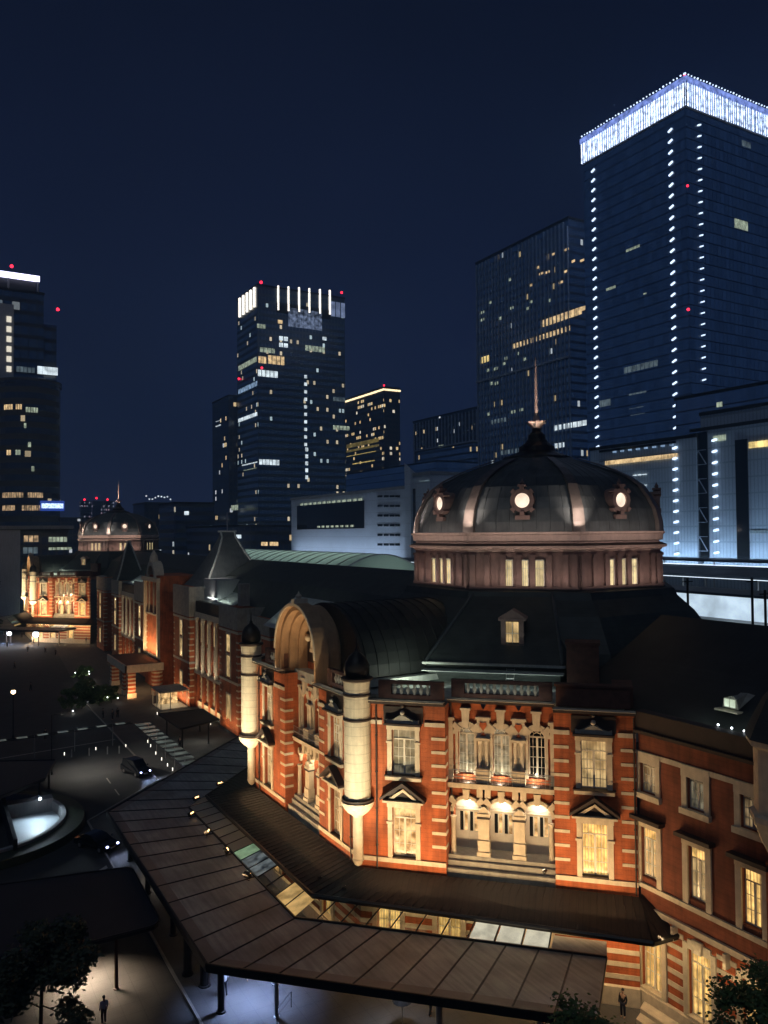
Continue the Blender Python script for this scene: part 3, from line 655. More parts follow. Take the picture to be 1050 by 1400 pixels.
    for i in range(8):
        a = R(45*i)+DROT; ap = 11.95*c8; nrm = Vector((math.cos(a), math.sin(a))); u = Vector((-nrm.y, nrm.x))
        F = Fr(Vector((CX_, CY_))+nrm*ap-u*4.57, u)
        m = MB(F)
        for s in (.12, 1.55, 2.85, 5.65-.25, 9.14-3.0+.95, 9.14-.57-.12):
            pass
        for s in (.05, 1.28, 2.62, 3.98, 5.12-.03, 6.48-.02, 7.81-.02, 9.02-.5): m.fb(s+.05, s+.5, 25.3, 27.85, 0, .22); m.fb(s, s+.55, 27.85, 28.05, 0, .3)
        m.fb(0.03, 9.10, 25.15, 25.4, 0, .3)
        pl = m.build('pilasters', 'domebrown', drum)
        for c in (3.35, 4.57, 5.79) if False else (2.35+.0, 4.57, 6.80):
            pass
        for c in (3.35-.08, 4.57, 5.79+.08):
            w = MB(F); w.fb(c-.46, c-.38, 25.45, 27.55, 0, .1); w.fb(c+.38, c+.46, 25.45, 27.55, 0, .1); w.fb(c-.46, c+.46, 27.55, 27.65, 0, .12); w_ = w.build('window', 'whiteframe', t)
            g = MB(F); g.quad(g.P(c-.38, 25.45, .03), g.P(c+.38, 25.45, .03), g.P(c+.38, 27.55, .03), g.P(c-.38, 27.55, .03)); g.build('pane', 'pane_cream2', w_)
            g = MB(F); g.fb(c-.02, c+.02, 25.45, 27.55, .032, .07); g.fb(c-.38, c+.38, 26.9, 26.94, .032, .07); g.build('glazing_bar', 'whiteframe', w_)
    m = MB(); octprof(m, DOME, rot=DROT); dome = m.build('dome', 'copper', t)
    m = MB()
    for i in range(8):
        a = R(22.5+45*i)+DROT; ct, st = math.cos(a), math.sin(a); q = []
        for j, (r, z) in enumerate(DOME[:-1]):
            w = .52-.028*j
            for k, dr in ((-1, -.12), (-1, .22), (1, .22), (1, -.12)): q.append((CX_+(r+dr)*ct-st*w*k, CY_+(r+dr)*st+ct*w*k, z+(.0 if j < 4 else .12)))
        nn = len(DOME)-1; fs = []
        for j in range(nn-1):
            for k in range(3): fs.append((4*j+k, 4*j+4+k, 4*j+5+k, 4*j+1+k))
        m.add(q, fs)
    m.build('dome_ribs', 'copper_light', dome)
    # faint seams on the dome faces
    m = MB()
    for i in range(8):
        a0, a1 = R(22.5+45*i)+DROT, R(67.5+45*i)+DROT
        for k in range(1, 8):
            f_ = k/8
            for (r0, z0), (r1, z1) in zip(DOME[:-2], DOME[1:-1]):
                p0 = Vector((r0*math.cos(a0)*(1-f_)+r0*math.cos(a1)*f_, r0*math.sin(a0)*(1-f_)+r0*math.sin(a1)*f_, 0)); p1 = p0*(r1/r0)
                m.tube((CX_+p0.x, CY_+p0.y, z0), (CX_+p1.x, CY_+p1.y, z1), .03, n=4)
    m.build('roof_seams', 'copper', dome)
    for i in range(8):
        a = R(45*i)+DROT; nrm = Vector((math.cos(a), math.sin(a))); u = Vector((-nrm.y, nrm.x)); F = Fr(Vector((CX_, CY_))+nrm*10.95, u)
        m = MB(F); zc = 32.6; ring(m, 0, zc, .62, 1.0, -1.2, .28, 20, 0, 2*math.pi)
        for t_ in (0, 45, 90, 135, 180, 225, 270, 315):
            t_ = R(t_+ (0 if True else 0)); ct, st = math.cos(t_), math.sin(t_); k = .17
            if abs(ct) < .1 or abs(ct) > .9 or True:
                m.fpoly([(.92*ct+k*st, zc+.92*st-k*ct), (1.22*ct+k*st*1.2, zc+1.22*st-k*ct*1.2), (1.22*ct-k*st*1.2, zc+1.22*st+k*ct*1.2), (.92*ct-k*st, zc+.92*st+k*ct)], -.3, .38) if int(round(math.degrees(t_))) in (45, 135, 90, 225, 315, 270, 0, 180) and int(round(math.degrees(t_))) not in (0, 180) else None
        m.fb(-.62, .62, 31.0, 31.35, -.9, .2); m.fb(-.35, .35, 33.75, 33.95, -.4, .4); c_ = m.P(0, 0, 0); m.lathe((c_.x, c_.y), [(.12, 33.95), (.2, 34.1), (.05, 34.35), (.01, 34.5)], 8)
        w_ = m.build('oculus', 'domebrown', t)
        g = MB(F); g.add([g.P(.62*math.cos(2*math.pi*k/20), zc+.62*math.sin(2*math.pi*k/20), .1) for k in range(20)], [tuple(range(20))]); g.build('pane', 'pane_round', w_)
    m = MB(); C2 = (CX_, CY_); m.lathe(C2, [(3.5, 36.9), (3.3, 37.15), (2.1, 37.6), (1.75, 37.75), (1.7, 38.2), (1.15, 38.6), (.85, 39.0), (.80, 39.4), (.45, 39.7), (.42, 40.0)], 16)
    lan = m.build('lantern', 'darkmetal', t)
    m = MB(); m.lathe(C2, [(.42, 40.0), (.5, 40.1), (.95, 40.55), (.98, 40.7), (.6, 40.72)], 8); m.lathe(C2, [(.35, 40.7), (.3, 41.2)], 8); m.build('finial_bowl', 'domecornice', lan)
    m = MB(); m.lathe(C2, [(.17, 41.0), (.19, 41.6), (.15, 44), (.09, 46.2), (.03, 47.0)], 8); m.build('spire', 'domecornice', lan)
    for F, s in ((FB, 18.25), (FB, 1.25), (FB, 6.22), (FA, 19.0), (FA, 1.2)):
        m = MB(); p = F.P(s, 0, .12 if s != 6.22 else -1.38); m.tube((p.x, p.y, 6.9), (p.x, p.y, 18.1), .06, n=6)
        for z in (8.5, 11, 13.5, 16): m.tube((p.x, p.y, z), (p.x, p.y, z+.08), .1, n=6)
        m.build('downpipe', 'darktrim', t)
    # lamps: floodlights below the walls
    for (F, segs) in ((FB, ((1.2, 5.6, 240), (6.4, 12.9, 210), (13.4, 18.2, 240))), (FA, ((1.2, 6.4, 240), (7.2, 13.3, 230), (14, 19.2, 240)))):
        for s0, s1, p in segs:
            strip('wall_floodlight', F.P(s0, 6.6, 2.9), F.P(s1, 6.6, 2.9), F.P(0, 6.2, -2.9)-F.P(0, 0, 0), p, WARM, t, .15)
        strip('ground_floor_lamp', F.P(1.5, 5.6, 1.2), F.P(17, 5.6, 1.2), F.P(0, -4, -1.2)-F.P(0, 0, 0), 260, WARM, t, .15)
    for q, pw in ((F_.P(s, 13.2, .4-1.5), 26) for F_ in (FB,) for s in (7.4, 9.6, 11.9)): point('balcony_lamp', q, pw*2.2, (1, .85, .6), .1, t)
    for q in (FB.P(.5, 7.4, 1.5), FA.P(19.4, 7.6, 1.6)): 
        area('turret_floodlight', q+(q-Vector((25.8,48.7,q.z))).normalized()*2.2, Vector((25.8, 48.7, 15)), .5, 30, (1, .86, .56), t, .3, 110)
    area('turret_floodlight', FA.P(2.5, 7.4, 4.5), Vector((25.8, 69.4, 15)), .5, 40, (1, .86, .56), t, .3, 110)
    area('gable_floodlight', FA.P(10.2, 18.5, -.2), FA.P(10.2, 24, -1.2), 4.5, 45, WARM, t, .3)
    strip('gable_floodlight', FA.P(4.5, 18.75, 1.2), FA.P(16.5, 18.75, 1.2), FA.P(0, 4, -1.5)-FA.P(0, 0, 0), 60, WARM, t, .15)
    for i in (3, 4, 5, 6, 2):
        a = R(45*i)+DROT; nrm = Vector((math.cos(a), math.sin(a), 0)); u = Vector((-nrm.y, nrm.x, 0)); c = Vector((CX_, CY_, 0))
        b0 = c+nrm*(11.95*c8+.75)
        strip('gutter_lamp', b0-u*4.6+nrm*.35+Vector((0, 0, 28.95)), b0+u*4.6+nrm*.35+Vector((0, 0, 28.95)), -nrm+Vector((0, 0, .7)), 9, (1, .80, .70), t, .06)
        strip('dome_lamp', b0-u*4.4+nrm*1.3+Vector((0, 0, 30.1)), b0+u*4.4+nrm*1.3+Vector((0, 0, 30.1)), -nrm*1.6+Vector((0, 0, 1.3)), 62, (1, .80, .70), t, .1)
        strip('drum_lamp', b0-u*4.4+nrm*.5+Vector((0, 0, 25.35)), b0+u*4.4+nrm*.5+Vector((0, 0, 25.35)), -nrm*.5+Vector((0, 0, 3.2)), 80, (1, .76, .66), t, .1)
        av = a-R(22.5); v = Vector((math.cos(av), math.sin(av), 0))
        area('rib_lamp', c+v*14.4+Vector((0, 0, 30.2)), c+v*11.3+Vector((0, 0, 31.9)), .25, 58, (1, .80, .70), t, .2, 50)
    strip('facade_floodlight', FB.P(1, 4.95, 6.2), FB.P(15, 4.95, 6.2), FB.P(0, 10.5, -6.2)-FB.P(0, 0, 0), 760, WARM, t, .2, 110)
    strip('facade_floodlight', FA.P(2, 4.95, 6.2), FA.P(18, 4.95, 6.2), FA.P(0, 10.5, -6.2)-FA.P(0, 0, 0), 760, WARM, t, .2, 110)
    for F, s0, s1, d in ((FB, 1.5, 5.7, .35), (FB, 6.5, 12.8, -1.1), (FA, 1.8, 5.8, .35), (FA, 14.6, 18.8, .35)): strip('baluster_fill', F.P(s0, 18.55, d), F.P(s1, 18.55, d), F.P(0, .6, -.6)-F.P(0, 0, 0), 5 if d > 0 else 9, (.95, 1, .9), t, .06)  # strips added in front of the balusters to brighten them
    for tc_, lp in (((25.85, 48.75), (20.6, 42.6, 5.0)), ((25.8, 69.35), (20.2, 66.2, 5.0))): area('turret_spotlight', lp, Vector((*tc_, 15.8)), .5, 330, (1, .88, .60), t, .4, 60)
    area('spire_lamp', c+Vector((-2.2, -2.6, 38.5)), c+Vector((0, 0, 43.5)), .3, 40, (1, .84, .76), t, .3, 60)
    strip('roof_lamp', FB.P(4, 18.75, -5.2), FB.P(13, 18.75, -5.2), FB.P(0, 1.4, -3)-FB.P(0, 0, 0), 60, (.86, 1, .9), t, .1)
    area('roof_lamp', (31.0, 49.9, 19.2), (34, 53.5, 21.4), .8, 90, (.9, 1, .8), t, .3)
    return t
near = pavilion('near brick station pavilion with floodlit dark dome, arched loggias and corner turrets')

# ================================================================ south wing of the station
def south_wing():
    t = thing('station_wing', (39.3, 31, 0), 'dark brick south wing with three rows of windows right of the near domed pavilion', 'station building', 'brick blocks of the station')
    L = 24.0; F = Fr((39.3, 35.9), (0, -1)); cs = [.75+3.58*i for i in range(3)]   # s = 35.9 - N
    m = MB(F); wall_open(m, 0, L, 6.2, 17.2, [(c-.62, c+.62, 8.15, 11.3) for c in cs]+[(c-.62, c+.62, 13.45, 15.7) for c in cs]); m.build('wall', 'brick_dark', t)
    storey1(t, F, 0, L, [.85, 4.4, 8.0], 'pane_warm')
    m = MB(F); m.fb(0, L, 15.72, 16.02, 0, .09); m.fb(0, L, 7.5, 7.8, 0, .16); m.fb(0, L, 6.15, 6.5, 0, .2); m.build('stone_trim', 'cream', t)
    for i, c in enumerate(cs):
        m = MB(F)
        for s in (-1, 1): m.fb(*sorted((c+s*.62, c+s*.98)), 13.4, 15.72, 0, .11)
        m.fb(c-1.0, c+1.0, 15.3, 16.0, .0, .115); m.fb(c-1.05, c+1.05, 13.1, 13.45, 0, .28)
        w = m.build('window', 'cream', t); casement(t, F, c-.62, c+.62, 13.47, 15.5, ('pane_dim', 'pane_grey', 'pane_dim')[i], -.33, bars=3, win=w)
        m = MB(F)
        for s in (-1, 1): m.fb(*sorted((c+s*.62, c+s*1.0)), 7.82, 11.3, 0, .12)
        m.fb(c-1.02, c+1.02, 11.3, 11.75, 0, .14)
        w = m.build('window', 'cream', t); casement(t, F, c-.62, c+.62, 8.17, 11.3, ('pane_cream', 'pane_cream', 'pane_warm')[i], -.33, bars=3, win=w, trans=.24)
        g = MB(F); g.quad(g.P(c-.55, 10.6, -.27), g.P(c+.55, 10.6, -.27), g.P(c+.55, 11.25, -.27), g.P(c-.55, 11.25, -.27)); g.build('upper_pane', 'pane_warm', w)
        m = MB(F); m.fb(c-1.25, c+1.25, 11.75, 11.98, 0, .55); m.build('hood', 'darktrim', w)
    # eaves, parapet and roof
    m = MB(F); m.fb(0, L, 17.2, 17.4, 0, .45); m.fb(0, L, 17.4, 18.55, -.5, .3); m.build('parapet', 'darktrim', t)
    m = MB(); m.prism([(39.9, 11.9), (62, 11.9), (62, 40), (39.9, 36.5)], 17.0, 17.6); m.build('flat_roof', 'slate', t)
    m = MB(); zs = [(40.1, 18.0), (45.5, 20.6), (50.5, 23.3), (55, 20.8)]
    m.add([(e, 11.9, z) for e, z in zs]+[(e, 43.5, z) for e, z in zs]+[(55, 11.9, 17.5), (40.1, 11.9, 17.5), (55, 43.5, 17.5), (40.1, 43.5, 17.5)],
          [(0, 4, 5, 1)[::-1], (1, 5, 6, 2)[::-1], (2, 6, 7, 3)[::-1], (0, 1, 2, 3, 8, 9), (4, 11, 10, 7, 6, 5), (3, 7, 10, 8), (0, 9, 11, 4)])
    m.build('roof', 'roof_dark', t)
    m = MB(); y = 31.3
    m.add([(42.2, y-.55, 19.15), (42.2, y+.55, 19.15), (42.2, y+.45, 19.75), (42.2, y+.2, 19.95), (42.2, y-.2, 19.95), (42.2, y-.45, 19.75), (43.9, y-.5, 19.85), (43.9, y+.5, 19.85), (43.9, y, 19.9)],
          [(0, 1, 2, 3, 4, 5), (5, 4, 3, 2, 8), (0, 5, 8, 6), (1, 7, 8, 2)]); d = m.build('dormer', 'greystone', t)
    m = MB()
    for a in (-.36, .04): m.box(42.12, 42.18, y+a, y+a+.32, 19.25, 19.72)
    m.build('pane', 'pane_greenish', d)
    m = MB(); m.box(41.75, 42.3, y-.8, y+.8, 19.0, 19.1); m.build('sill', 'cream', d)
    # corner oriel
    m = MB(); m.lathe((39.6, 25.9), [(.9, 12.2), (1.5, 13.4), (2.0, 14.6), (2.0, 14.9), (1.75, 15.0), (1.75, 18.4), (2.1, 18.6), (2.1, 18.9)], 8, rot=R(22.5)); o = m.build('oriel', 'cream', t)
    m = MB(); m.lathe((39.6, 25.9), [(2.2, 18.9), (1.9, 19.6), (1.2, 21), (.2, 22.2)], 8, rot=R(22.5)); m.build('oriel_roof', 'slate', o)
    m = MB(F); m.fb(8.95, 13, 0, 12.2, 0, .3); m.build('buttress', 'brick', t)
    m = MB(F)
    for s in (.0, 2.6, 6.2): m.fb(s+.05, s+.25, 5.3, 6.15, 0, .45)
    m.build('brackets', 'cream', t)
    m = MB(); m.prism([(38.2, 12), (39.0, 12), (39.0, 35.5), (38.2, 35.1)], 0, .55); m.prism([(37.5, 12), (38.2, 12), (38.2, 35.1), (37.5, 34.8)], 0, .28); m.build('stone_steps', 'cream', t)
    strip('wing_floodlight', F.P(.8, 5.9, 1.5), F.P(9, 5.9, 1.5), F.P(0, 6.0, -1.5)-F.P(0, 0, 0), 55, WARM, t, .12)
    strip('ground_floor_lamp', F.P(.6, 5.75, 1.3), F.P(9, 5.75, 1.3), F.P(0, -5, -1.3)-F.P(0, 0, 0), 95, (1, .7, .36), t, .12)
    for i, y in enumerate((30.5, 29.6, 28.8, 28.2, 27.9, 27.5)):
        m = MB(); m.ball((40.0, y, 18.62), .06, 6, 4); m.build('roof_light', 'bulb_white', t)
    area('roof_lamp', (39.95, 31, 18.7), (44, 31.5, 20.3), 5, 16, (.85, 1, .9), t, .2)
    return t
south_wing()

# ================================================================ middle range of the station
def middle_range():
    t = thing('station_range', (40, 157, 0), 'long middle block of the brick station between the two domed pavilions', 'station building', 'brick blocks of the station')
    # body and roof
    m = MB(); m.prism([(43.5, 82), (62, 82), (62, 232), (43.5, 232)], 0, 17.5); m.build('wall', 'brick', t)
    m = MB(); zs = [(43.4, 17.5), (46.5, 22.6), (52, 25.3), (62, 18)]
    m.add([(e, 72, z) for e, z in zs]+[(e, 241, z) for e, z in zs], [(0, 1, 5, 4)[::-1], (1, 2, 6, 5)[::-1], (2, 3, 7, 6)[::-1], (0, 1, 2, 3), (4, 7, 6, 5)]); m.build('roof', 'slate', t)
    def block(n0, n1, E=40.0, zt=18.6, lit=False):
        F = Fr((E, n1), (0, -1)); w = n1-n0; c = w/2
        m = MB(); m.box(E, 46, n0, n1, 0, zt); b = m.build('projecting_bay', 'brick', t)
        m = MB(F); G = Fr((E, n0), (1, 0))
        for i in range(13):
            z = 1.4+i*1.02
            m.fb(-.03, .8, z, z+.24, 0, .04); m.fb(w-.8, w+.03, z, z+.24, 0, .04)
            q = MB(G); q.fb(0, .8, z, z+.24, 0, .04); m.v += q.v; k = len(m.v)-8; m.f += [tuple(j+k for j in f) for f in q.f]
        for z in (7.4, 15.0): m.fb(-.05, w+.05, z, z+.35, 0, .12)
        m.build('stone_trim', 'cream', b)
        m = MB(F); m.fb(-.1, w+.1, 15.6, zt+.3, -.3, .12); m.v += [G.P(a, z, d) for a, z, d in ()]; m.build('attic', 'greystone', b)
        q = MB(G); q.fb(0, 6, 15.6, zt+.3, 0, .12); q.fb(0, 4, 15.0, 15.35, 0, .1); q.fb(0, 4, 7.4, 7.75, 0, .1); q.build('attic', 'greystone', b)
        for z0, z1 in ((8.2, 11.4), (12.0, 14.6), (1.8, 5.4)):
            m = MB(F)
            for s in (-1, 1): m.fb(*sorted((c+s*.8, c+s*1.1)), z0-.2, z1+.3, 0, .1)
            m.fb(c-.8, c+.8, z1, z1+.3, 0, .1); ww = m.build('window', 'cream', b)
            m = MB(F); m.fb(c-.8, c+.8, z0, z1, .0, .03); m.build('pane', 'pane_cream', ww)
            if n0 > 130: continue
            m = MB(G); cc = 2.4
            for s in (-1, 1): m.fb(*sorted((cc+s*.7, cc+s*.95)), z0-.2, z1+.3, 0, .1)
            ww = m.build('window', 'cream', b); m = MB(G); m.fb(cc-.7, cc+.7, z0, z1, 0, .03); m.build('pane', 'glassdark', ww)
        return b
    def colonnade(n0, n1, lamp=60):
        E = 41.2; F = Fr((E, n1), (0, -1)); w = n1-n0
        m = MB(); m.box(E, 46, n0, n1, 0, 16.4); b = m.build('colonnade_bay', 'brick', t)
        m = MB(F); m.fb(0, w, 15.6, 16.5, 0, .7); m.fb(0, w, 5.9, 6.3, 0, .8); m.fb(0, w, 0, 1.2, 0, .5)
        for i in range(5): m.fb(0, w, 1.7+i*.85, 2.05+i*.85, 0, .05)
        m.build('entablature', 'cream', b)
        n = 5
        for i in range(n):
            s = .6+(w-1.2)*i/(n-1); c = m.P(s, 0, .45); q = MB(); q.lathe((c.x, c.y), [(.4, 6.3), (.4, 6.8), (.3, 6.95), (.26, 14.7), (.42, 15.2), (.42, 15.6)], 10); q.build('column', 'cream', b)
            q = MB(F); q.fb(s-.45, s+.45, 0, 5.9, 0, .55); q.build('pier', 'brick', b)
        for i in range(n-1):
            s = .6+(w-1.2)*(i+.5)/(n-1)
            for z0, z1, mt in ((7, 10.5, 'pane_grey'), (11.3, 14.6, 'pane_cream'), (1.6, 5.2, 'pane_cream')):
                q = MB(F); q.fb(s-.75, s-.6, z0, z1+.2, 0, .1); q.fb(s+.6, s+.75, z0, z1+.2, 0, .1); q.fb(s-.04, s+.04, z0, z1, .03, .08); q.fb(s-.6, s+.6, z1, z1+.2, 0, .1); w_ = q.build('window', 'cream', b)
                q = MB(F); q.fb(s-.6, s+.6, z0, z1, 0, .03); q.build('pane', mt, w_)
        m = MB(F); m.fb(0, w, 16.5, 18.4, -.3, .5); m.build('parapet', 'darktrim', b)
        m = MB(); m.hexa([(E+.3, n0, 18.0), (46, n0, 20.6), (46, n1, 20.6), (E+.3, n1, 18.0), (E+.3, n0, 18.1), (46, n0, 20.7), (46, n1, 20.7), (E+.3, n1, 18.1)]); m.build('skylight', 'gutter', b)
        strip('roof_lamp', (E+1.0, n0+2, 19.0), (E+1.0, n1-2, 19.0), (1, 0, .25), 90, (.85, 1, .9), t, .1)
        strip('colonnade_floodlight', F.P(1, 6.5, 1.6), F.P(w-1, 6.5, 1.6), F.P(0, 6, -1)-F.P(0, 0, 0), lamp*3.6, (1, .84, .6), t, .15)
        strip('ground_floor_lamp', F.P(1, .4, 1.4), F.P(w-1, .4, 1.4), F.P(0, 4, -1)-F.P(0, 0, 0), lamp*4, WARM, t, .15)
    block(104, 113, 41.5, 17.6); block(113, 121.5); colonnade(121.5, 136.8); block(136.8, 147, 39.6, 20.5)
    block(170, 180, 39.8, 19.5); colonnade(180, 197.5, 70); block(197.5, 206); block(214, 224, 39.6)
    # entrance gable
    F = Fr((38.6, 165), (0, -1)); m = MB(); m.box(38.6, 46, 153, 165, 0, 22); g = m.build('entrance_gable', 'brick', t)
    m = MB(F)
    for s in (0.3, 11.0): m.fb(s, s+.9, 6.5, 20.8, 0, .5)
    m.fb(-.2, 12.2, 20.8, 21.6, 0, .7); m.fb(0, 12, 6.1, 6.5, 0, .3); ring(m, 6, 21.6, 2.3, 3.2, -1.5, .4, 16); m.fb(1.4, 10.8, 14.2, 14.5, 0, .3)
    for s in (1.5, 3.9, 7.4, 9.9): m.fb(s, s+.35, 14.5, 20.8, 0, .25)
    for i in range(12): m.fb(1.2, 1.9, 7+i*1.1, 7.3+i*1.1, 0, .04); m.fb(10.3, 11, 7+i*1.1, 7.3+i*1.1, 0, .04)
    m.build('stone_trim', 'cream', g)
    m = MB(); m.lathe((38.9, 159), [(.7, 24.2), (.9, 24.8), (.75, 25.8), (.3, 26.6), (.02, 27.0)], 12); m.build('finial', 'cream', g)
    strip('gable_floodlight', F.P(1, 6.6, 1.8), F.P(11, 6.6, 1.8), F.P(0, 6, -1)-F.P(0, 0, 0), 1300, WARM, t, .15)
    # pyramid roofs with clipped ridges
    def pyr(c, b, z0, z1, rl, n='pyramid_roof', mt='copper'):
        m = MB(); prof = [(1, 0), (.84, .12), (.62, .36), (.40, .62), (.16, .90), (.05, 1)]; r = []
        for k, h in prof:
            z = z0+(z1-z0)*h; hy = b*k; hx = max(b*k, rl if k < .2 else 0)
            r.append([(c[0]-hx, c[1]-hy, z), (c[0]+hx, c[1]-hy, z), (c[0]+hx, c[1]+hy, z), (c[0]-hx, c[1]+hy, z)])
        for i in range(len(r)-1):
            k = len(m.v); m.v += [Vector(v) for v in r[i]+r[i+1]]; m.f += [(k+j, k+(j+1) % 4, k+(j+1) % 4+4, k+j+4) for j in range(4)]
        k = len(m.v); m.v += [Vector(v) for v in r[-1]]; m.f.append((k, k+1, k+2, k+3))
        o = m.build(n, mt, t)
        m = MB(); m.box(c[0]-rl-.4, c[0]+rl+.4, c[1]-.35, c[1]+.35, z1-.1, z1+.25)
        for p, q in zip(r, r[1:]): m.tube(p[0], q[0], .2, n=5); m.tube(p[1], q[1], .2, n=5)
        m.build('ridge_crest', 'gutter', o); return o
    pyr((48.4, 142.5), 6.4, 20.5, 30.4, 1.3, mt='copper')
    m = MB(); m.tube((48.4, 142.5, 30.5), (48.4, 142.5, 34.0), .06, n=5); m.build('lightning_rod', 'steel', t)
    pyr((43.2, 202), 3.4, 19, 28.4, .2, 'turret_roof', 'slate')
    m = MB(); m.box(42.2, 47.5, 129.6, 136.9, 18.4, 22.2); m.build('penthouse', 'concrete', t)
    m = MB(); m.box(41.7, 43.2, 116.6, 117.8, 18.9, 22.3); m.build('chimney', 'greystone', t)
    area('roof_lamp', (41.8, 131.5, 18.9), (43, 133, 21), 1.5, 60, (1, .95, .85), t, .2)
    area('ridge_lamp', (42.2, 134, 24.0), (47, 139.5, 27), 1.5, 240, (1, .92, .85), t, .3)
    # lit attic slope beside the near gable
    m = MB(); m.hexa([(40.5, 88, 17.2), (45.5, 88, 21), (45.5, 104, 21), (40.5, 104, 17.2), (40.5, 88, 17.3), (45.5, 88, 21.1), (45.5, 104, 21.1), (40.5, 104, 17.3)]); m.build('skylight', 'gutter', t)
    strip('roof_lamp', (40.3, 90, 18.5), (40.3, 103, 18.5), (1, 0, .7), 60, (.85, 1, .9), t, .1)
    for n0, n1 in ((104.5, 120), (137, 146)): strip('wall_floodlight', (38.6, n0, .5), (38.6, n1, .5), (.35, 0, 1), 300, WARM, t, .15)
    strip('wall_floodlight', (43, 111.6, .5), (41, 111.6, .5), (0, .25, 1), 14, WARM, t, .15)
    return t
middle_range()
# carriage porch
def porch():
    t = thing('carriage_porch', (36, 158, 0), 'low stone carriage porch with banded brick pillars before the middle block', 'porch')
    m = MB(); m.box(31.6, 38.4, 149.5, 166, 5.0, 5.9); m.build('roof', 'darktrim', t)
    m = MB(); m.box(31.3, 38.3, 149.2, 149.5, 4.7, 6.1); m.box(31.3, 31.6, 149.2, 166, 4.7, 6.1); m.build('frieze', 'cream', t)
    for x, y in ((32.6, 150.4), (32.6, 165), (32.6, 154), (37.4, 150.6)):
        m = MB(); m.lathe((x, y), [(.95, .9), (.95, 4.7)], 4 if x < 33 else 12, rot=R(45)); p = m.build('pillar', 'brick', t)
        m = MB(); m.lathe((x, y), [(1.15, 0), (1.15, .9)], 4, rot=R(45))
        for i in range(5): m.lathe((x, y), [(1.0, 1.2+i*.72), (1.0, 1.5+i*.72)], 4 if x < 33 else 12, rot=R(45))
        m.build('stone_bands', 'cream', p)
    area('porch_lamp', (35, 157, 4.8), (35, 157.5, 0), 5, 420, (1, .6, .3), t, 8)
    area('pillar_lamp', (32.0, 147.8, .3), (32.6, 150, 3), .4, 160, (1, .5, .22), t, .4)
porch()
far = copy_tree(near); far['label'] = 'far floodlit brick pavilion with small dome at the left end of the station'; far.location = near.location+Vector((0, 195, 0))
BR = {}
for c in list(far.children_recursive):      # the far copy's lamps get more power to brighten it
    if c.type == 'LIGHT':
        if c.data.name not in BR: d = c.data.copy(); d.energy *= 1.7; BR[c.data.name] = d
        c.data = BR[c.data.name]

# ================================================================ ground
def structure(mb, name, mat): return tag(mb.build(name, mat), kind='structure')
m = MB(); m.quad((-700, -60, 0), (700, -60, 0), (700, 1400, 0), (-700, 1400, 0)); structure(m, 'ground', 'asphalt')
m = MB(); m.add([(14.8, 20, .004), (39.3, 20, .004), (39.3, 235, .004), (30, 235, .004), (24.5, 150, .004), (24.5, 98, .004), (14.8, 88, .004)], [(0, 1, 2, 3, 4, 5, 6)]); structure(m, 'pavement', 'paving')
m = MB(); m.quad((2, 44, .004), (14.5, 44, .004), (14.5, 66, .004), (2, 66, .004)); structure(m, 'bus_island', 'paving')
for a, b in (((24.5, 98), (24.5, 150)), ((14.65, 20), (14.65, 88)), ((14.65, 88), (24.5, 98))):
    a = Vector((*a, 0)); b = Vector((*b, 0)); d = (b-a).normalized(); n = Vector((-d.y, d.x, 0))*.09
    m = MB(); m.prism([(a-n).xy, (b-n).xy, (b+n).xy, (a+n).xy][::1], 0, .13); structure(m, 'kerb', 'kerb')
m = MB()
for i in range(3): m.quad((19.2, 90+i*5, .006), (19.35, 90+i*5, .006), (19.35, 92.5+i*5, .006), (19.2, 92.5+i*5, .006))
m.quad((8.0, 69.5, .006), (14.2, 75.0, .006), (14.2, 75.6, .006), (8.0, 70.0, .006)); m.quad((7.5, 68.2, .006), (14.0, 71.0, .006), (14.0, 71.6, .006), (7.5, 68.6, .006))
m.quad((2, 118, .006), (24, 121, .006), (24, 121.25, .006), (2, 118.25, .006))
structure(m, 'road_marking', 'paint')

# ================================================================ entrance canopies
def glassmat():
    m, t, b = newmat('clear_glass'); N = t.nodes; L = t.links; out = [n for n in N if n.type == 'OUTPUT_MATERIAL'][0]
    tr = N.new('ShaderNodeBsdfTransparent'); tr.inputs[0].default_value = (.75, .8, .78, 1); gl = N.new('ShaderNodeBsdfGlossy'); gl.inputs['Roughness'].default_value = .08
    tx = N.new('ShaderNodeTexNoise'); tx.inputs['Scale'].default_value = .6; r = N.new('ShaderNodeMapRange'); r.inputs[3].default_value = .08; r.inputs[4].default_value = .28; L.new(tx.outputs['Fac'], r.inputs[0])
    mx = N.new('ShaderNodeMixShader'); L.new(r.outputs[0], mx.inputs[0]); L.new(tr.outputs[0], mx.inputs[1]); L.new(gl.outputs[0], mx.inputs[2]); L.new(mx.outputs[0], out.inputs[0]); N.remove(b)
glassmat()
def frosted():
    m, t, b = newmat('frosted_glass'); N = t.nodes; L = t.links; out = [n for n in N if n.type == 'OUTPUT_MATERIAL'][0]
    b.inputs['Base Color'].default_value = (.55, .58, .54, 1); b.inputs['Roughness'].default_value = .3
    tl = N.new('ShaderNodeBsdfTranslucent'); tl.inputs[0].default_value = (.7, .72, .65, 1); mx = N.new('ShaderNodeMixShader'); mx.inputs[0].default_value = .6
    L.new(b.outputs[0], mx.inputs[1]); L.new(tl.outputs[0], mx.inputs[2]); L.new(mx.outputs[0], out.inputs[0])
frosted()
OUT = [(30.2, 30.6), (14.4, 46.3), (14.4, 76.2), (34.0, 95.8)]
INN = [(35.15, 34.8), (21.15, 48.8), (21.15, 73.3), (38.0, 90.2)]
def lerp(a, b, t): return Vector(a).lerp(Vector(b), t)
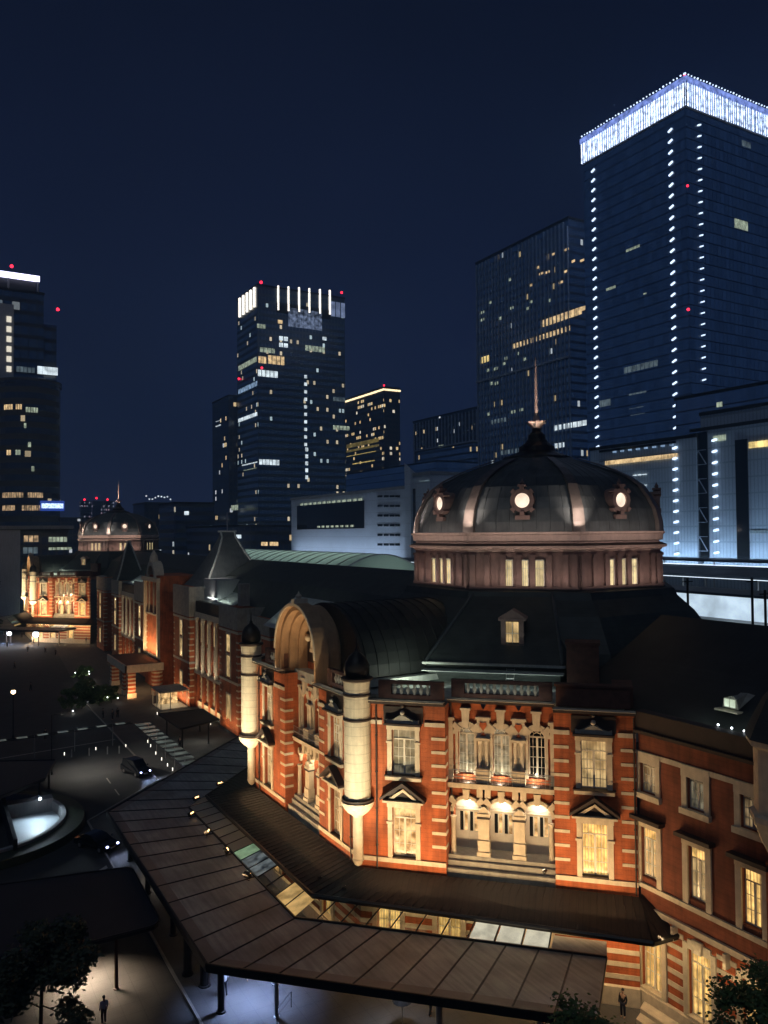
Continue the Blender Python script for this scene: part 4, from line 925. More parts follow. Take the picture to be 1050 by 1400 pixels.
def entrance_canopy(label, first=True):
    t = thing('entrance_canopy', (14.4, 61, 0), label, 'canopy', 'wide canopies round the domed pavilions')
    m = MB(); m.prism(OUT[::-1]+INN if False else [OUT[0], *INN, *OUT[:0:-1]], 4.35, 4.6); roof = m.build('roof', 'canopy_sheet', t)
    m = MB()
    for (a, b, c, d, n) in ((OUT[0], OUT[1], INN[0], INN[1], 10), (OUT[1], OUT[2], INN[1], INN[2], 10), (OUT[2], OUT[3], INN[2], INN[3], 9)):
        L = (Vector(b)-Vector(a)).length; dv = (Vector(b)-Vector(a)).normalized(); nv = Vector((dv.y, -dv.x)) if (Vector(c)-Vector(a)).dot(Vector((dv.y, -dv.x))) > 0 else Vector((-dv.y, dv.x))
        for i in range(0, n+1):
            p = Vector(a)+dv*L*i/n; q = lerp(c, d, i/n)
            m.tube((p.x, p.y, 4.62), (q.x, q.y, 4.62), .055, n=4)
    for P_ in (OUT, INN):
        for a, b in zip(P_, P_[1:]): m.tube((*a, 4.63), (*b, 4.63), .12 if P_ is INN else .09, n=4)
    m.build('seams', 'darkmetal', roof)
    m = MB()
    for a, b in zip(OUT, OUT[1:]):
        d = (Vector(b)-Vector(a)).normalized(); n = Vector((d.y, -d.x)); n = n if n.dot(Vector((25, 60))-Vector(a)) > 0 else -n
        q = [Vector(a)+n*.12+d*.2, Vector(b)+n*.12-d*.2, Vector(b)+n*.85-d*.5, Vector(a)+n*.85+d*.5]
        m.add([(v.x, v.y, 4.612) for v in q], [(0, 1, 2, 3)])
    m.build('edge_strip', 'gutter_dull', roof)
    m = MB()
    for a, b in zip(OUT, OUT[1:]):
        d = (Vector(b)-Vector(a)).normalized(); n = Vector((d.y, -d.x)); n = n if n.dot(Vector((25, 60))-Vector(a)) < 0 else -n
        q = [Vector(a), Vector(b), Vector(b)+n*.1, Vector(a)+n*.1]; m.prism(q if (q[1]-q[0]).cross(q[2]-q[0]) > 0 else q[::-1], 4.2, 4.66)
    m.build('fascia', 'darkmetal', t)
    for x, y, r, mt in ((15.5, 54.2, .28, 'darkmetal'), (16.1, 52.3, .30, 'darkmetal'), (16.1, 48.9, .22, 'darkmetal'), (18.9, 46.6, .13, 'steel'), (26.2, 39.4, .2, 'steel'), (16.1, 60, .22, 'darkmetal'), (16.1, 68, .22, 'darkmetal'), (16.3, 75.6, .22, 'darkmetal'), (20.2, 50, .2, 'steel'), (20.2, 72, .2, 'steel'), (31, 36, .2, 'steel')):
        q = MB(); q.lathe((x, y), [(r*1.4, 0), (r*1.4, .1), (r, .12), (r, 4.36)], 12); q.build('post', mt, t)
    # glazed strip between the outer canopy and the tiled inner roof
    IN2 = [(36.35, 36.0), (22.85, 49.5), (22.85, 72.6), (39.0, 88.7)]
    cols = {}
    k = 0
    for (a, b, c, d, n, nm) in ((INN[1], INN[0], IN2[1], IN2[0], 12, 'B'), (INN[1], INN[2], IN2[1], IN2[2], 14, 'A'), (INN[2], INN[3], IN2[2], IN2[3], 9, 'C')):
        for i in range(n):
            if nm == 'B' and i >= 10: continue
            q = [lerp(a, b, i/n), lerp(a, b, (i+.94)/n), lerp(c, d, (i+.94)/n), lerp(c, d, i/n)]
            mt = 'clear_glass'
            if nm == 'B' and i in (7, 8, 9): mt = 'frost'
            if nm == 'A' and i in (0, 1): mt = 'frost_yellow'
            if nm == 'A' and i in (4, 5): mt = 'frost_blue'
            if nm == 'A' and i == 6: mt = 'frost_green'
            if nm == 'A' and i > 6 or nm == 'C': mt = 'frosted_glass'
            p = MB(); p.add([(v.x, v.y, z) for v, z in zip(q, (4.75, 4.75, 5.15, 5.15))], [(0, 1, 2, 3)]); p.build('glass_panel', mt, t)
            e = MB(); e.tube((q[1].x, q[1].y, 4.76), (q[2].x, q[2].y, 5.16), .05, n=4); e.build('glazing_bar', 'darkmetal', t)
        if nm == 'B':
            q = [lerp(a, b, .835), lerp(a, b, 1), lerp(c, d, 1), lerp(c, d, .835)]; p = MB(); p.add([(v.x, v.y, 4.7) for v in q], [(0, 1, 2, 3)]); p.build('solid_panel', 'canopy_sheet', t)
    # tiled inner roof leaning on the wall
    A3 = [(39.6, 36.0), (38.9, 35.6), (25.9, 48.75), (25.9, 69.2), (39.0, 82.3)]; B3 = [(40.5, 32.9), (37.3, 33.2), (22.6, 49.3), (22.6, 72.8), (38.8, 88.9)]
    m = MB(); vs = [(*p, 6.95) for p in A3]+[(*p, 5.6) for p in B3]+[(*p, 5.35) for p in B3]; n = 5
    m.add(vs, [(i, i+1, i+n+1, i+n)[::-1] for i in range(4)]+[(i+n, i+n+1, i+2*n+1, i+2*n)[::-1] for i in range(4)]+[(0, n, 2*n)]+[(i, i+1, i+2*n+1, i+2*n) for i in range(4)]); ir = m.build('tiled_roof', 'canopy_tile', t)
    m = MB()
    for (a, b, c, d) in zip(A3, A3[1:], B3, B3[1:]):
        L = (Vector(d)-Vector(c)).length; k = max(int(L/.62), 1)
        for i in range(k+1):
            p = lerp(a, b, i/k); q = lerp(c, d, i/k); m.tube((p.x, p.y, 6.96), (q.x, q.y, 5.62), .05, n=4)
    m.build('roof_seams', 'canopy_tile', ir)
    m = MB()
    for c, d in zip(B3, B3[1:]): m.tube((*c, 5.6), (*d, 5.6), .13, n=5)
    m.build('gutter', 'darkmetal', ir)
    area('wall_lamp', (36.6, 35.2, 4.9), (38.6, 36.6, 2.5), .5, 90, WARM, t, .4)
    for (p, tg, pw, c) in (((18.4, 49.3, 4.2), (18.2, 49.0, 0), 470, (.40, .54, 1)), ((25, 42.0, 4.3), (24.5, 41.5, 0), 60, (.85, .88, 1)), ((16.8, 70, 4.3), (16.8, 70, 0), 40, (1, .85, .7))):
        area('canopy_lamp', p, tg, 1.0, pw, c, t, 1.0, 105)
    return t
ec = entrance_canopy('wide brown metal canopy with glazed strip round the near domed pavilion')
ec2 = copy_tree(ec); ec2.location = ec.location+Vector((0, 195, 0)); ec2['label'] = 'distant canopy with white lamps before the far domed pavilion'
ec2['_w'] = [14.4, 256, 0]
area('canopy_lamp', (20, 238, 4.2), (20, 238, 0), 12, 900, (.95, .92, 1), ec2, 3)
area('wall_lamp', (24, 241, 1.0), (33, 237.5, 3.0), 10, 700, WARM, ec2, 1)
for i, (x, y) in enumerate(((15, 243), (19.5, 240), (25.5, 234))):
    m = MB(); m.ball((x, y, 3.2), .55 if i < 2 else .8, 10, 6); tag(m.build('globe_lamp', 'bulb_white'), ['small white globe lamp left of two others at far canopy', 'small white globe lamp in the middle at far canopy', 'largest white globe lamp at the foot of the far pavilion'][i], 'lamp', 'lamps at the far canopy')

# floodlights standing on the canopy, aimed at the walls
def floodlight(loc, aim, label, mt='bulb_orange', s=1.0):
    t = thing('floodlight', loc, label, 'floodlight', 'floodlights on the canopy roofs')
    x, y, z = loc; a = math.atan2(aim[1]-y, aim[0]-x); u = Vector((math.cos(a), math.sin(a), 0)); w = Vector((-u.y, u.x, 0)); c = Vector(loc)
    m = MB(); m.tube(c, c+Vector((0, 0, .22*s)), .035, n=6); m.tube(c-w*.2*s, c+w*.2*s+Vector((0, 0, .01)), .03, n=5); m.build('bracket', 'darkmetal', t)
    b = c+Vector((0, 0, .3*s)); m = MB(); f = u*.10*s+Vector((0, 0, .06*s)); k = Vector((0, 0, .14*s))-u*.07*s
    m.hexa([b-w*.25*s-k-f, b+w*.25*s-k-f, b+w*.25*s+k-f, b-w*.25*s+k-f, b-w*.25*s-k+f, b+w*.25*s-k+f, b+w*.25*s+k+f, b-w*.25*s+k+f]); m.build('housing', 'darkmetal', t)
    m = MB()
    for i in (-1, 0, 1):
        p = b+w*.15*s*i+f*1.05; m.ball(p+Vector((0, 0, .03)), .055*s, 6, 4)
    m.build('lamp_face', mt, t)
FL = [((300, 1076), 4.65, 'floodlight on the canopy roof nearest the far end, beyond the corner'), ((268, 1096), 4.65, 'second floodlight from the far end of the canopy roof'), ((261, 1118), 4.65, 'floodlight at the bend of the canopy roof above the glass strip'), ((283, 1143), 4.65, 'floodlight just below the bend beside the dull glass panels'),
      ((309, 1169), 4.65, 'floodlight beside the green lit panel of the glass strip'), ((338, 1203), 4.65, 'floodlight nearest the viewer along the glass strip'), ((437, 1203), 5.9, 'left of two small spotlights on the dark tiled roof'), ((470, 1217), 5.9, 'right of two small spotlights on the dark tiled roof'), ((745, 1195), 8.0, 'spotlight on the stone step under the right loggia arch')]
for (p, z, lab) in FL:
    q = onZ(*p, z+.05); floodlight(tuple(q), (30, 60), lab, 'bulb_orange' if z < 5 else 'bulb', 1.15 if z < 5 else .6)

# ================================================================ dark bus canopy, ramp, shelters
def slab_canopy(name, label, cat, pts, z, posts, mat='darkmetal', th=.25, grp=None, r=.12):
    c = sum((Vector(p) for p in pts), Vector((0, 0)))/len(pts); t = thing(name, (c.x, c.y, 0), label, cat, grp)
    m = MB(); m.prism(pts, z, z+th); m.build('roof', mat, t)
    m = MB()
    for i in range(len(pts)):
        a, b = pts[i], pts[(i+1) % len(pts)]; m.tube((*a, z+th), (*b, z+th), .08, n=5)
    m.build('roof_edge', 'darkmetal', t)
    for x, y in posts:
        m = MB(); m.lathe((x, y), [(r*1.6, 0), (r*1.6, .08), (r, .1), (r, z)], 10); m.build('post', 'post_red' if name == 'bus_canopy' else 'darkmetal', t)
    return t
rc = lambda cx, cy, a0, r=.9: [(cx+r*math.cos(R(a0+30*i)), cy+r*math.sin(R(a0+30*i))) for i in range(4)]
bus = slab_canopy('bus_canopy', 'large black flat canopy on a red post over a warm lit pavement', 'canopy', [(-14, 54.3), (12.4, 54.3), *rc(12.9, 55.2, -90), *rc(13.2, 64.0, 0), (4.8, 66.6), (-14, 69)], 3.5, [(10.95, 54.9), (2, 55), (2, 65), (11, 65)], 'black_roof', .3)
area('canopy_lamp', (9.2, 57.6, 3.35), (9.4, 56.4, 0), 1.4, 520, (1, .76, .54), bus, 1.2, 105)
bs = slab_canopy('bus_shelter', 'black roofed bus shelter left of the parked dark van', 'shelter', [(4.4, 89.5), (11.4, 95.5), (13.4, 102.5), (4.5, 107)], 2.8, [(11, 97), (12.6, 102)], 'black_roof', .3)
sh = slab_canopy('taxi_shelter', 'dark flat shelter with white lit pavement beside the brick block', 'shelter', [(30.3, 109.2), (36.6, 111.5), (36.6, 119.5), (30.0, 119.8)], 3.0, [(30.8, 110), (35, 111.5), (31, 119), (36, 119)], 'black_roof', .22)
area('shelter_lamp', (34.5, 113, 2.9), (34.5, 112, 0), 2.5, 60, (1, .92, .78), sh, 1.5)
area('shelter_lamp', (31.2, 114, 2.9), (31, 114, 0), .8, 12, (.8, 1, .9), sh, 5)
# glazed walkway roofs with lit panels
def walkway(name, label, a, b, w, z, n, mt, post=True):
    a = Vector(a); b = Vector(b); d = (b-a).normalized(); nn = Vector((-d.y, d.x)); L = (b-a).length
    t = thing(name, (*a.lerp(b, .5), 0), label, 'canopy', 'glazed walkway canopies on the square')
    for i in range(n):
        p, q = a+d*L*(i+.12)/n, a+d*L*(i+.62)/n
        m = MB(); m.prism([(p-nn*w/2), (q-nn*w/2), (q+nn*w/2), (p+nn*w/2)], z, z+.06); m.build('roof_panel', mt, t)
    m = MB()
    for s in (-1, 1): m.tube((*(a+nn*s*w/2), z-.03), (*(b+nn*s*w/2), z-.03), .07, n=5)
    m.build('beam', 'darkmetal', t)
    for i in range(0, n+1, 2):
        p = a+d*L*i/n+nn*w*.45; m = MB(); m.tube((p.x, p.y, 0), (p.x, p.y, z-.05), .06, n=6); m.build('post', 'steel', t)
    return t
walkway('walkway_canopy', 'glazed walkway canopy of pale lit panels stepping towards the wide canopy', (26.7, 116.2), (27.0, 91.8), 2.1, 3.0, 11, 'walk_panel')
walkway('walkway_canopy', 'narrow lit walkway canopy crossing the dark square near the lit bushes', (7.5, 116.2), (25.6, 117.6), .9, 3.0, 7, 'walk_line')
# sunken ramp with curved parapet
def ramp():
    t = thing('ramp_parapet', (4.5, 88, 0), 'curved pale parapet round a sunken ramp lit bluish white', 'ramp')
    cx, cy, ax, ay = 4.2, 90.5, 8.6, 9.3; n = 48
    def el(k, z, i): a = 2*math.pi*i/n; return (cx+(ax+k)*math.cos(a), cy+(ay+k)*math.sin(a), z)
    def band(ks, name, mat, i0=-20, i1=9):
        m = MB(); idx = list(range(i0, i1+1)); k0 = len(ks)
        for i in idx: m.v += [Vector(el(k, z, i)) for k, z in ks]
        for j in range(len(idx)-1):
            for q in range(k0): m.f.append((j*k0+q, (j+1)*k0+q, (j+1)*k0+(q+1) % k0, j*k0+(q+1) % k0))
        m.f += [tuple(range(k0)), tuple(range((len(idx)-1)*k0+k0-1, (len(idx)-1)*k0-1, -1))]
        return m.build(name, mat, t)
    band([(0, 0), (0, 1.1), (-.45, 1.1), (-.45, 0)], 'parapet', 'concrete'); band([(1.9, .0), (1.8, .8), (.15, .9), (.01, 0)], 'hedge', 'leaf_dark')
    m = MB(); m.add([(7.1, 80, .02), (13, 86, .02), (13, 95.5, .02), (7.1, 95.5, .02)], [(0, 1, 2, 3)]); m.v = [Vector(v) for v in ([(7.3, 82.0, .02), (9.2, 83.0, .02), (10.9, 85.0, .02), (12.2, 88.2, .02), (12.3, 92, .02), (12, 93.4, .02), (7.5, 93.4, .02)])]; m.f = [tuple(range(7))]; m.build('ramp_floor', 'ramp_floor', t)
    m = MB(); m.box(7.0, 7.35, 81.2, 95, 0, 1.9); m.build('side_wall', 'black_roof', t); m = MB(); m.box(7.36, 12.0, 93.45, 95, 0, 1.4); m.build('back_wall', 'concrete', t)
    m = MB(); m.ball((10.6, 92.9, 1.7), .16, 8, 6); m.build('lamp_globe', 'bulb_white', t)
    m = MB(); m.tube((10.6, 93.5, 1.3), (10.6, 92.9, 1.7), .04); m.build('lamp_arm', 'steel', t)
    area('ramp_lamp', (10.3, 91.8, 2.6), (9.6, 88.6, 0), 1.4, 190, (.72, .88, 1), t, 1.2, 140)
ramp()
# little glazed kiosk
def kiosk():
    t = thing('glass_kiosk', (37, 139.5, 0), 'small warm lit glass kiosk at the foot of the brick station', 'kiosk')
    m = MB(); m.box(34.4, 39.4, 136.4, 142.5, 2.9, 3.15); m.build('roof', 'greystone', t); m = MB(); m.box(34.6, 39.2, 136.6, 142.3, 0.004, .12); m.build('floor', 'whiteframe', t)
    for x, y in ((34.6, 136.6), (36.2, 136.6), (39.1, 136.6), (34.6, 139.4), (34.6, 142.2)): m = MB(); m.tube((x, y, .1), (x, y, 2.9), .08, n=4); m.build('post', 'whiteframe', t)
    m = MB(); m.box(35.5, 38.6, 141.0, 142.0, .1, 2.4); m.build('counter', 'pane_room', t)
    area('kiosk_lamp', (37, 139, 2.85), (37, 139, 0), 3, 60, (1, .82, .55), t, 3)
kiosk()
# planters with bushes, each with small white lamps
def leaves(mb, c, rx, ry, rz, n, s, seed=0, inner=.35):
    rd = random.Random(seed); cl = [(Vector((rd.gauss(0, .5)*rx, rd.gauss(0, .5)*ry, rd.uniform(-.85, .9)*rz)), rd.uniform(.22, .42)) for _ in range(26)]
    for i in range(n):
        k, cr_ = rd.choice(cl); v = Vector((rd.gauss(0, 1), rd.gauss(0, 1), rd.gauss(0, 1))).normalized()*rd.uniform(inner, 1)**.5*cr_
        p = Vector(c)+k+Vector((v.x*rx, v.y*ry, v.z*rz)); a = Vector((rd.gauss(0, 1), rd.gauss(0, 1), rd.gauss(0, .6))).normalized(); b = a.orthogonal().normalized(); q = s*rd.uniform(.6, 1.3)
        mb.add([p-a*q, p+b*q*.5, p+a*q, p-b*q*.5], [(0, 1, 2, 3)])
def bush(name, label, c, r, h, n, s, seed, mt='leaf', cat='bush', grp=None, lights=0, trunk=.35):
    t = thing(name, (c[0], c[1], 0), label, cat, grp); rd = random.Random(seed)
    m = MB(); leaves(m, (c[0], c[1], h*(.5+trunk*.4)), r, r, h*.5*(1-trunk*.3), n, s, seed); m.build('crown', mt, t)
    m = MB(); m.tube((c[0], c[1], 0), (c[0]+.1, c[1], h*.6), .05*h/2, .02*h/2, 7)
    for i in range(7):
        a = rd.uniform(0, 6.28); z = h*rd.uniform(.2, .5); m.tube((c[0], c[1], z), (c[0]+r*.8*math.cos(a), c[1]+r*.8*math.sin(a), z+h*.3), .022*h/2, .008*h/2, 5)
    m.build('trunk', 'bark', t)
    for i in range(lights):
        a = rd.uniform(2.8, 5.9); p = (c[0]+r*1.0*math.cos(a), c[1]+r*1.0*math.sin(a), rd.uniform(.3, h*.75)); m = MB(); m.ball(p, .09, 7, 5); m.build('lamp_globe', 'bulb_white', t)
        point('bush_lamp', p, 22, (1, .95, .8), .15, t)
    return t
for i, (x, y, r, h, lt, lab) in enumerate(((21.0, 144, 1.5, 3.4, 1, 'leftmost bush of the lit clump on the square'), (23.3, 145.5, 1.7, 4.4, 0, 'tallest bush of the lit clump on the square'), (26.2, 146, 1.8, 3.4, 2, 'round bush with small white lamps nearest the brick pillars'), (28.6, 147.6, 1.2, 2.6, 1, 'small bush at the right end of the lit clump'), (25.0, 152.0, 1.6, 3.6, 2, 'rear bush with white lamps behind the lit clump'), (28, 174, 1.8, 2.6, 3, 'low bush with lamps between the porch and the far canopy'))):
    bush('bush', lab, (x, y), r, h, 2600, .17, 11+i, 'leaf', 'bush', 'bushes on the square', lt)
for i, (px, py, Y, r, h, lab) in enumerate(((2, 835, 250, 5, 18.5, 'dark pointed tree at the left edge beside the pale wall'), (20, 838, 246, 4.2, 17, 'second dark tree from the left edge before the far pavilion'))):
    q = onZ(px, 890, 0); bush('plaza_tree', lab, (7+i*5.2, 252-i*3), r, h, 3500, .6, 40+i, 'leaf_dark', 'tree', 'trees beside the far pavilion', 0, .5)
for i, (x, y, r, h, lab) in enumerate(((14.5, 246, 2.6, 6, 'low dark tree left of the far pavilion'), (10, 238, 2, 4, 'low rounded shrub near the far white lamps'))):
    bush('shrub', lab, (x, y), r, h, 1500, .4, 60+i, 'leaf_dark', 'shrub', 'shrubs near the far pavilion', 0)
# street trees close to the viewer
def tree(label, c, h, r, seed, n=9000, s=.16, mt='leaf', z0=.45):
    t = thing('street_tree', (c[0], c[1], 0), label, 'tree', 'street trees near the viewer'); rd = random.Random(seed)
    m = MB(); m.tube((c[0], c[1], 0), (c[0]+.15, c[1]+.1, h*.55), .16, .09, 9); m.tube((c[0]+.15, c[1]+.1, h*.55), (c[0], c[1], h*.92), .09, .02, 7)
    ends = []
    for i in range(16):
        a = rd.uniform(0, 6.28); z = h*rd.uniform(.38, .85); l = r*rd.uniform(.55, 1.0)*(1.15-.5*z/h); e_ = Vector((c[0]+l*math.cos(a), c[1]+l*math.sin(a), z+h*rd.uniform(.02, .16))); m.tube((c[0]+.1, c[1]+.06, z), e_, .05, .012, 6); ends.append(e_)
        for k in range(2):
            b = Vector((c[0]+.1, c[1]+.06, z)).lerp(e_, rd.uniform(.4, .9)); e2 = b+Vector((rd.gauss(0, .45), rd.gauss(0, .45), rd.uniform(.1, .6))); m.tube(b, e2, .018, .006, 4); ends.append(e2)
    m.build('trunk', 'bark', t); m = MB()
    ends.append(Vector((c[0], c[1], h)))
    for i in range(n):
        e_ = rd.choice(ends); p = e_+Vector((rd.gauss(0, .30), rd.gauss(0, .30), rd.gauss(0, .26))); a = Vector((rd.gauss(0, 1), rd.gauss(0, 1), rd.gauss(0, .5))).normalized(); b = a.orthogonal().normalized(); q = s*rd.uniform(.5, 1.1)
        m.add([p-a*q, p-a*q*.2+b*q*.45, p+a*q, p-a*q*.2-b*q*.45], [(0, 1, 2, 3)])
    m.build('crown', mt, t); return t
tree('green street tree at the bottom edge before the wide canopy', (24.9, 26.2), 8.7, 1.8, 5, 3600, .15)
tree('street tree at the bottom right corner before the lit stone steps', (34.2, 23.4), 9.0, 3.0, 6, 9000, .15)
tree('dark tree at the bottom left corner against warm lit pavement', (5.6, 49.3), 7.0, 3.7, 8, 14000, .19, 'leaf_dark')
# ================================================================ lamps, posts, vehicles, people
def street_lamp(label, c, h, pw, col=(1, .85, .62), globe=.32):
    t = thing('street_lamp', (*c, 0), label, 'street lamp', 'street lamps on the square')
    m = MB(); m.lathe(c, [(.18, 0), (.18, .5), (.09, .6), (.07, h-.4), (.14, h-.35)], 10); m.build('pole', 'darkmetal', t)
    m = MB(); m.ball((*c, h), globe, 14, 8); m.build('globe', 'bulb_lamp', t)
    m = MB(); m.lathe(c, [(globe*.8, h+globe*.55), (globe*.3, h+globe*1.15), (.02, h+globe*1.4)], 10); m.build('cap', 'darkmetal', t)
    o = point('lamp_light', (c[0], c[1], h), pw, col, globe*1.05, t)
q = onZ(18, 1010, 0); street_lamp('tall lamp with a glowing warm globe standing on the dark square', (q.x, q.y), 6.9, 45)
def mast(label, c, tgt, pw, h=8, col=(1, .90, .72), spread=70, sz=.5):
    t = thing('lamp_mast', (*c, 0), label, 'street lamp', 'masts with shaded lamps')
    m = MB(); m.lathe(c, [(.12, 0), (.12, .4), (.06, .5), (.05, h)], 8); d = (Vector(tgt).xy-Vector(c)).normalized(); m.tube((*c, h-.05), (c[0]+d.x*.9, c[1]+d.y*.9, h+.05), .04); m.build('pole', 'darkmetal', t)
    p = Vector((c[0]+d.x*1.0, c[1]+d.y*1.0, h+.03)); m = MB(); m.box(p.x-.3, p.x+.3, p.y-.15, p.y+.15, p.z, p.z+.1); m.build('lamp_head', 'darkmetal', t)
    area('mast_lamp', p-Vector((0, 0, .03)), tgt, sz, pw, col, t, sz*.5, spread)
mast('slender dark mast lighting the road beside the van', (13.6, 107.5), (20.0, 106.0, 0), 560, 7.5, (1, .92, .78), 110)
# bollards, small ground lamps
for i, (px, py) in enumerate(((98, 1035), (122, 1033), (147, 1031), (163, 1030))):
    q = onZ(px, py, 0); t = thing('bollard', (q.x, q.y, 0), ['leftmost slim bollard of four in a row behind the van', 'second slim bollard from the left of the row behind the van', 'third slim bollard from the left of the row behind the van', 'rightmost slim bollard of four, nearest the van'][i], 'bollard', 'bollards behind the van')
    m = MB(); m.lathe((q.x, q.y), [(.10, 0), (.08, .1), (.07, 1.0), (.03, 1.06)], 8); m.build('post', 'concrete', t); m = MB(); m.lathe((q.x, q.y), [(.085, .8), (.085, .9)], 8); m.build('band', 'paint', t)
ML = (((88, 1029), 'tiny marker lamp leftmost in front of the walkway beyond the bollards'), ((172, 1018), 'tiny marker lamp just right of the row of bollards'), ((131, 1022), 'tiny marker lamp among the bollards behind the van'), ((202, 1012), 'farthest marker lamp beside the stepped walkway canopy'), ((206, 1018), 'second farthest marker lamp beside the stepped walkway canopy'), ((213, 1028), 'third farthest marker lamp beside the stepped walkway canopy'), ((221, 1036), 'marker lamp midway along the stepped walkway canopy'), ((229, 1044), 'third nearest marker lamp beside the stepped walkway canopy'), ((236, 1050), 'second nearest marker lamp beside the stepped walkway canopy'), ((245, 1053), 'nearest marker lamp beside the stepped walkway canopy'), ((215, 974), 'marker lamp left of the taxi shelter roof'), ((228, 983), 'marker lamp at the far left corner of the taxi shelter'), ((288, 988), 'marker lamp under the right side of the taxi shelter'), ((285, 1030), 'marker lamp between the taxi shelter and the wide canopy'), ((338, 1023), 'marker lamp at the wall beside the far end of the wide canopy'))
for (px, py), lab in ML:
    q = onZ(px, py, .35); o = MB(); o.lathe((q.x, q.y), [(.05, 0), (.05, .28)], 6); o.lathe((q.x, q.y), [(.06, .28), (.06, .36), (.02, .4)], 6); tag(o.build('ground_lamp', 'bulb_small'), lab, 'lamp', 'tiny marker lamps on the square')
def car(loc, ang, label, lit='bulb_head', van=True):
    t = thing('van' if van else 'car', (loc[0], loc[1], 0), label, 'van' if van else 'car', None); L, Wd, H = (4.5, 1.8, 1.85) if van else (4.5, 1.75, 1.45)
    ca, sa = math.cos(ang), math.sin(ang)
    def T(x, y, z): return Vector((loc[0]+x*ca-y*sa, loc[1]+x*sa+y*ca, z))
    prof = [(-L/2, .35), (-L/2, .95), (-L/2+.12, 1.15), (-L/2+.35, H-.1), (-L/2+.9, H), (.4, H), (1.25, 1.12 if van else 1.0), (L/2-.15, .85), (L/2, .6), (L/2, .35)]
    if not van: prof = [(-L/2, .35), (-L/2, .85), (-L/2+.6, .95), (-L/2+1.25, H-.04), (-.1, H), (.55, H-.1), (1.15, .95), (L/2-.2, .78), (L/2, .55), (L/2, .35)]
    m = MB(); n = len(prof); secs = []
    for wy, sh in ((-1, .0), (-.93, .06), (.93, .06), (1, .0)):
        for x, z in prof:
            yy = wy*Wd/2*(1 if z < 1.0 else .86); m.v.append(T(x*(1 if abs(wy) < .95 else .985), yy, z if abs(wy) < .95 else z-(.05 if z > .5 else 0)))
    for j in range(3):
        for i in range(n): m.f.append((j*n+i, j*n+(i+1) % n, (j+1)*n+(i+1) % n, (j+1)*n+i))
    m.f += [tuple(range(n)), tuple(range(4*n-1, 3*n-1, -1))]; m.build('body', 'carpaint', t, smooth=False)
    g = MB(); p6, p5 = prof[6], prof[5]
    g.add([T(p6[0]-.02, -.7, p6[1]+.06), T(p6[0]-.02, .7, p6[1]+.06), T(p5[0]+.1, .62, p5[1]-.07), T(p5[0]+.1, -.62, p5[1]-.07)], [(0, 1, 2, 3)]); g.v = [v+Vector((ca*.05, sa*.05, .05)) for v in g.v]; g.build('windscreen', 'glassdark', t)
    for s in (-1, 1):
        g = MB(); y = s*(Wd/2*.87+.01); g.add([T(-1.6, y, 1.12), T(.8, y, 1.12), T(.35, y*.985, H-.2), T(-1.5, y*.985, H-.2)], [(0, 1, 2, 3)]); g.build('side_window', 'glassdark', t)
        for x in (-L/2+.85, L/2-.9):
            c = T(x, s*(Wd/2-.1), .32); wv = T(0, 1, 0)-T(0, 0, 0); g = MB(); g.tube(c-wv*.11, c+wv*.11, .32, n=18); w = g.build('wheel', 'tyre', t); g = MB(); g.tube(c+wv*s*.1, c+wv*s*.125, .19, n=10); g.build('rim', 'steel', w)
        g = MB(); g.ball(T(L/2-.06, s*.62, .68), .13, 8, 6, .7); g.build('headlight', lit, t)
        g = MB(); g.ball(T(1.0, s*(Wd/2+.12), 1.12), .11, 6, 5); g.build('mirror', 'carpaint', t)
        area('headlight_beam', T(L/2+.1, s*.62, .66), T(L/2+5, s*.8, -.1), .18, 22, (.55, .66, 1), t, .12, 70)
    g = MB(); g.hexa([T(L/2-.02, -.26, .42), T(L/2+.02, -.26, .42), T(L/2+.02, .26, .42), T(L/2-.02, .26, .42), T(L/2-.02, -.26, .56), T(L/2+.02, -.26, .56), T(L/2+.02, .26, .56), T(L/2-.02, .26, .56)]); g.build('number_plate', 'paint', t)
q = onZ(188, 1060, 0); car((q.x, q.y+.8), R(-72), 'dark van with bluish headlights on in a pool of light')
car((14.2, 80.3), R(-60), 'dark car with blue headlights half hidden behind the wide canopy', van=False)

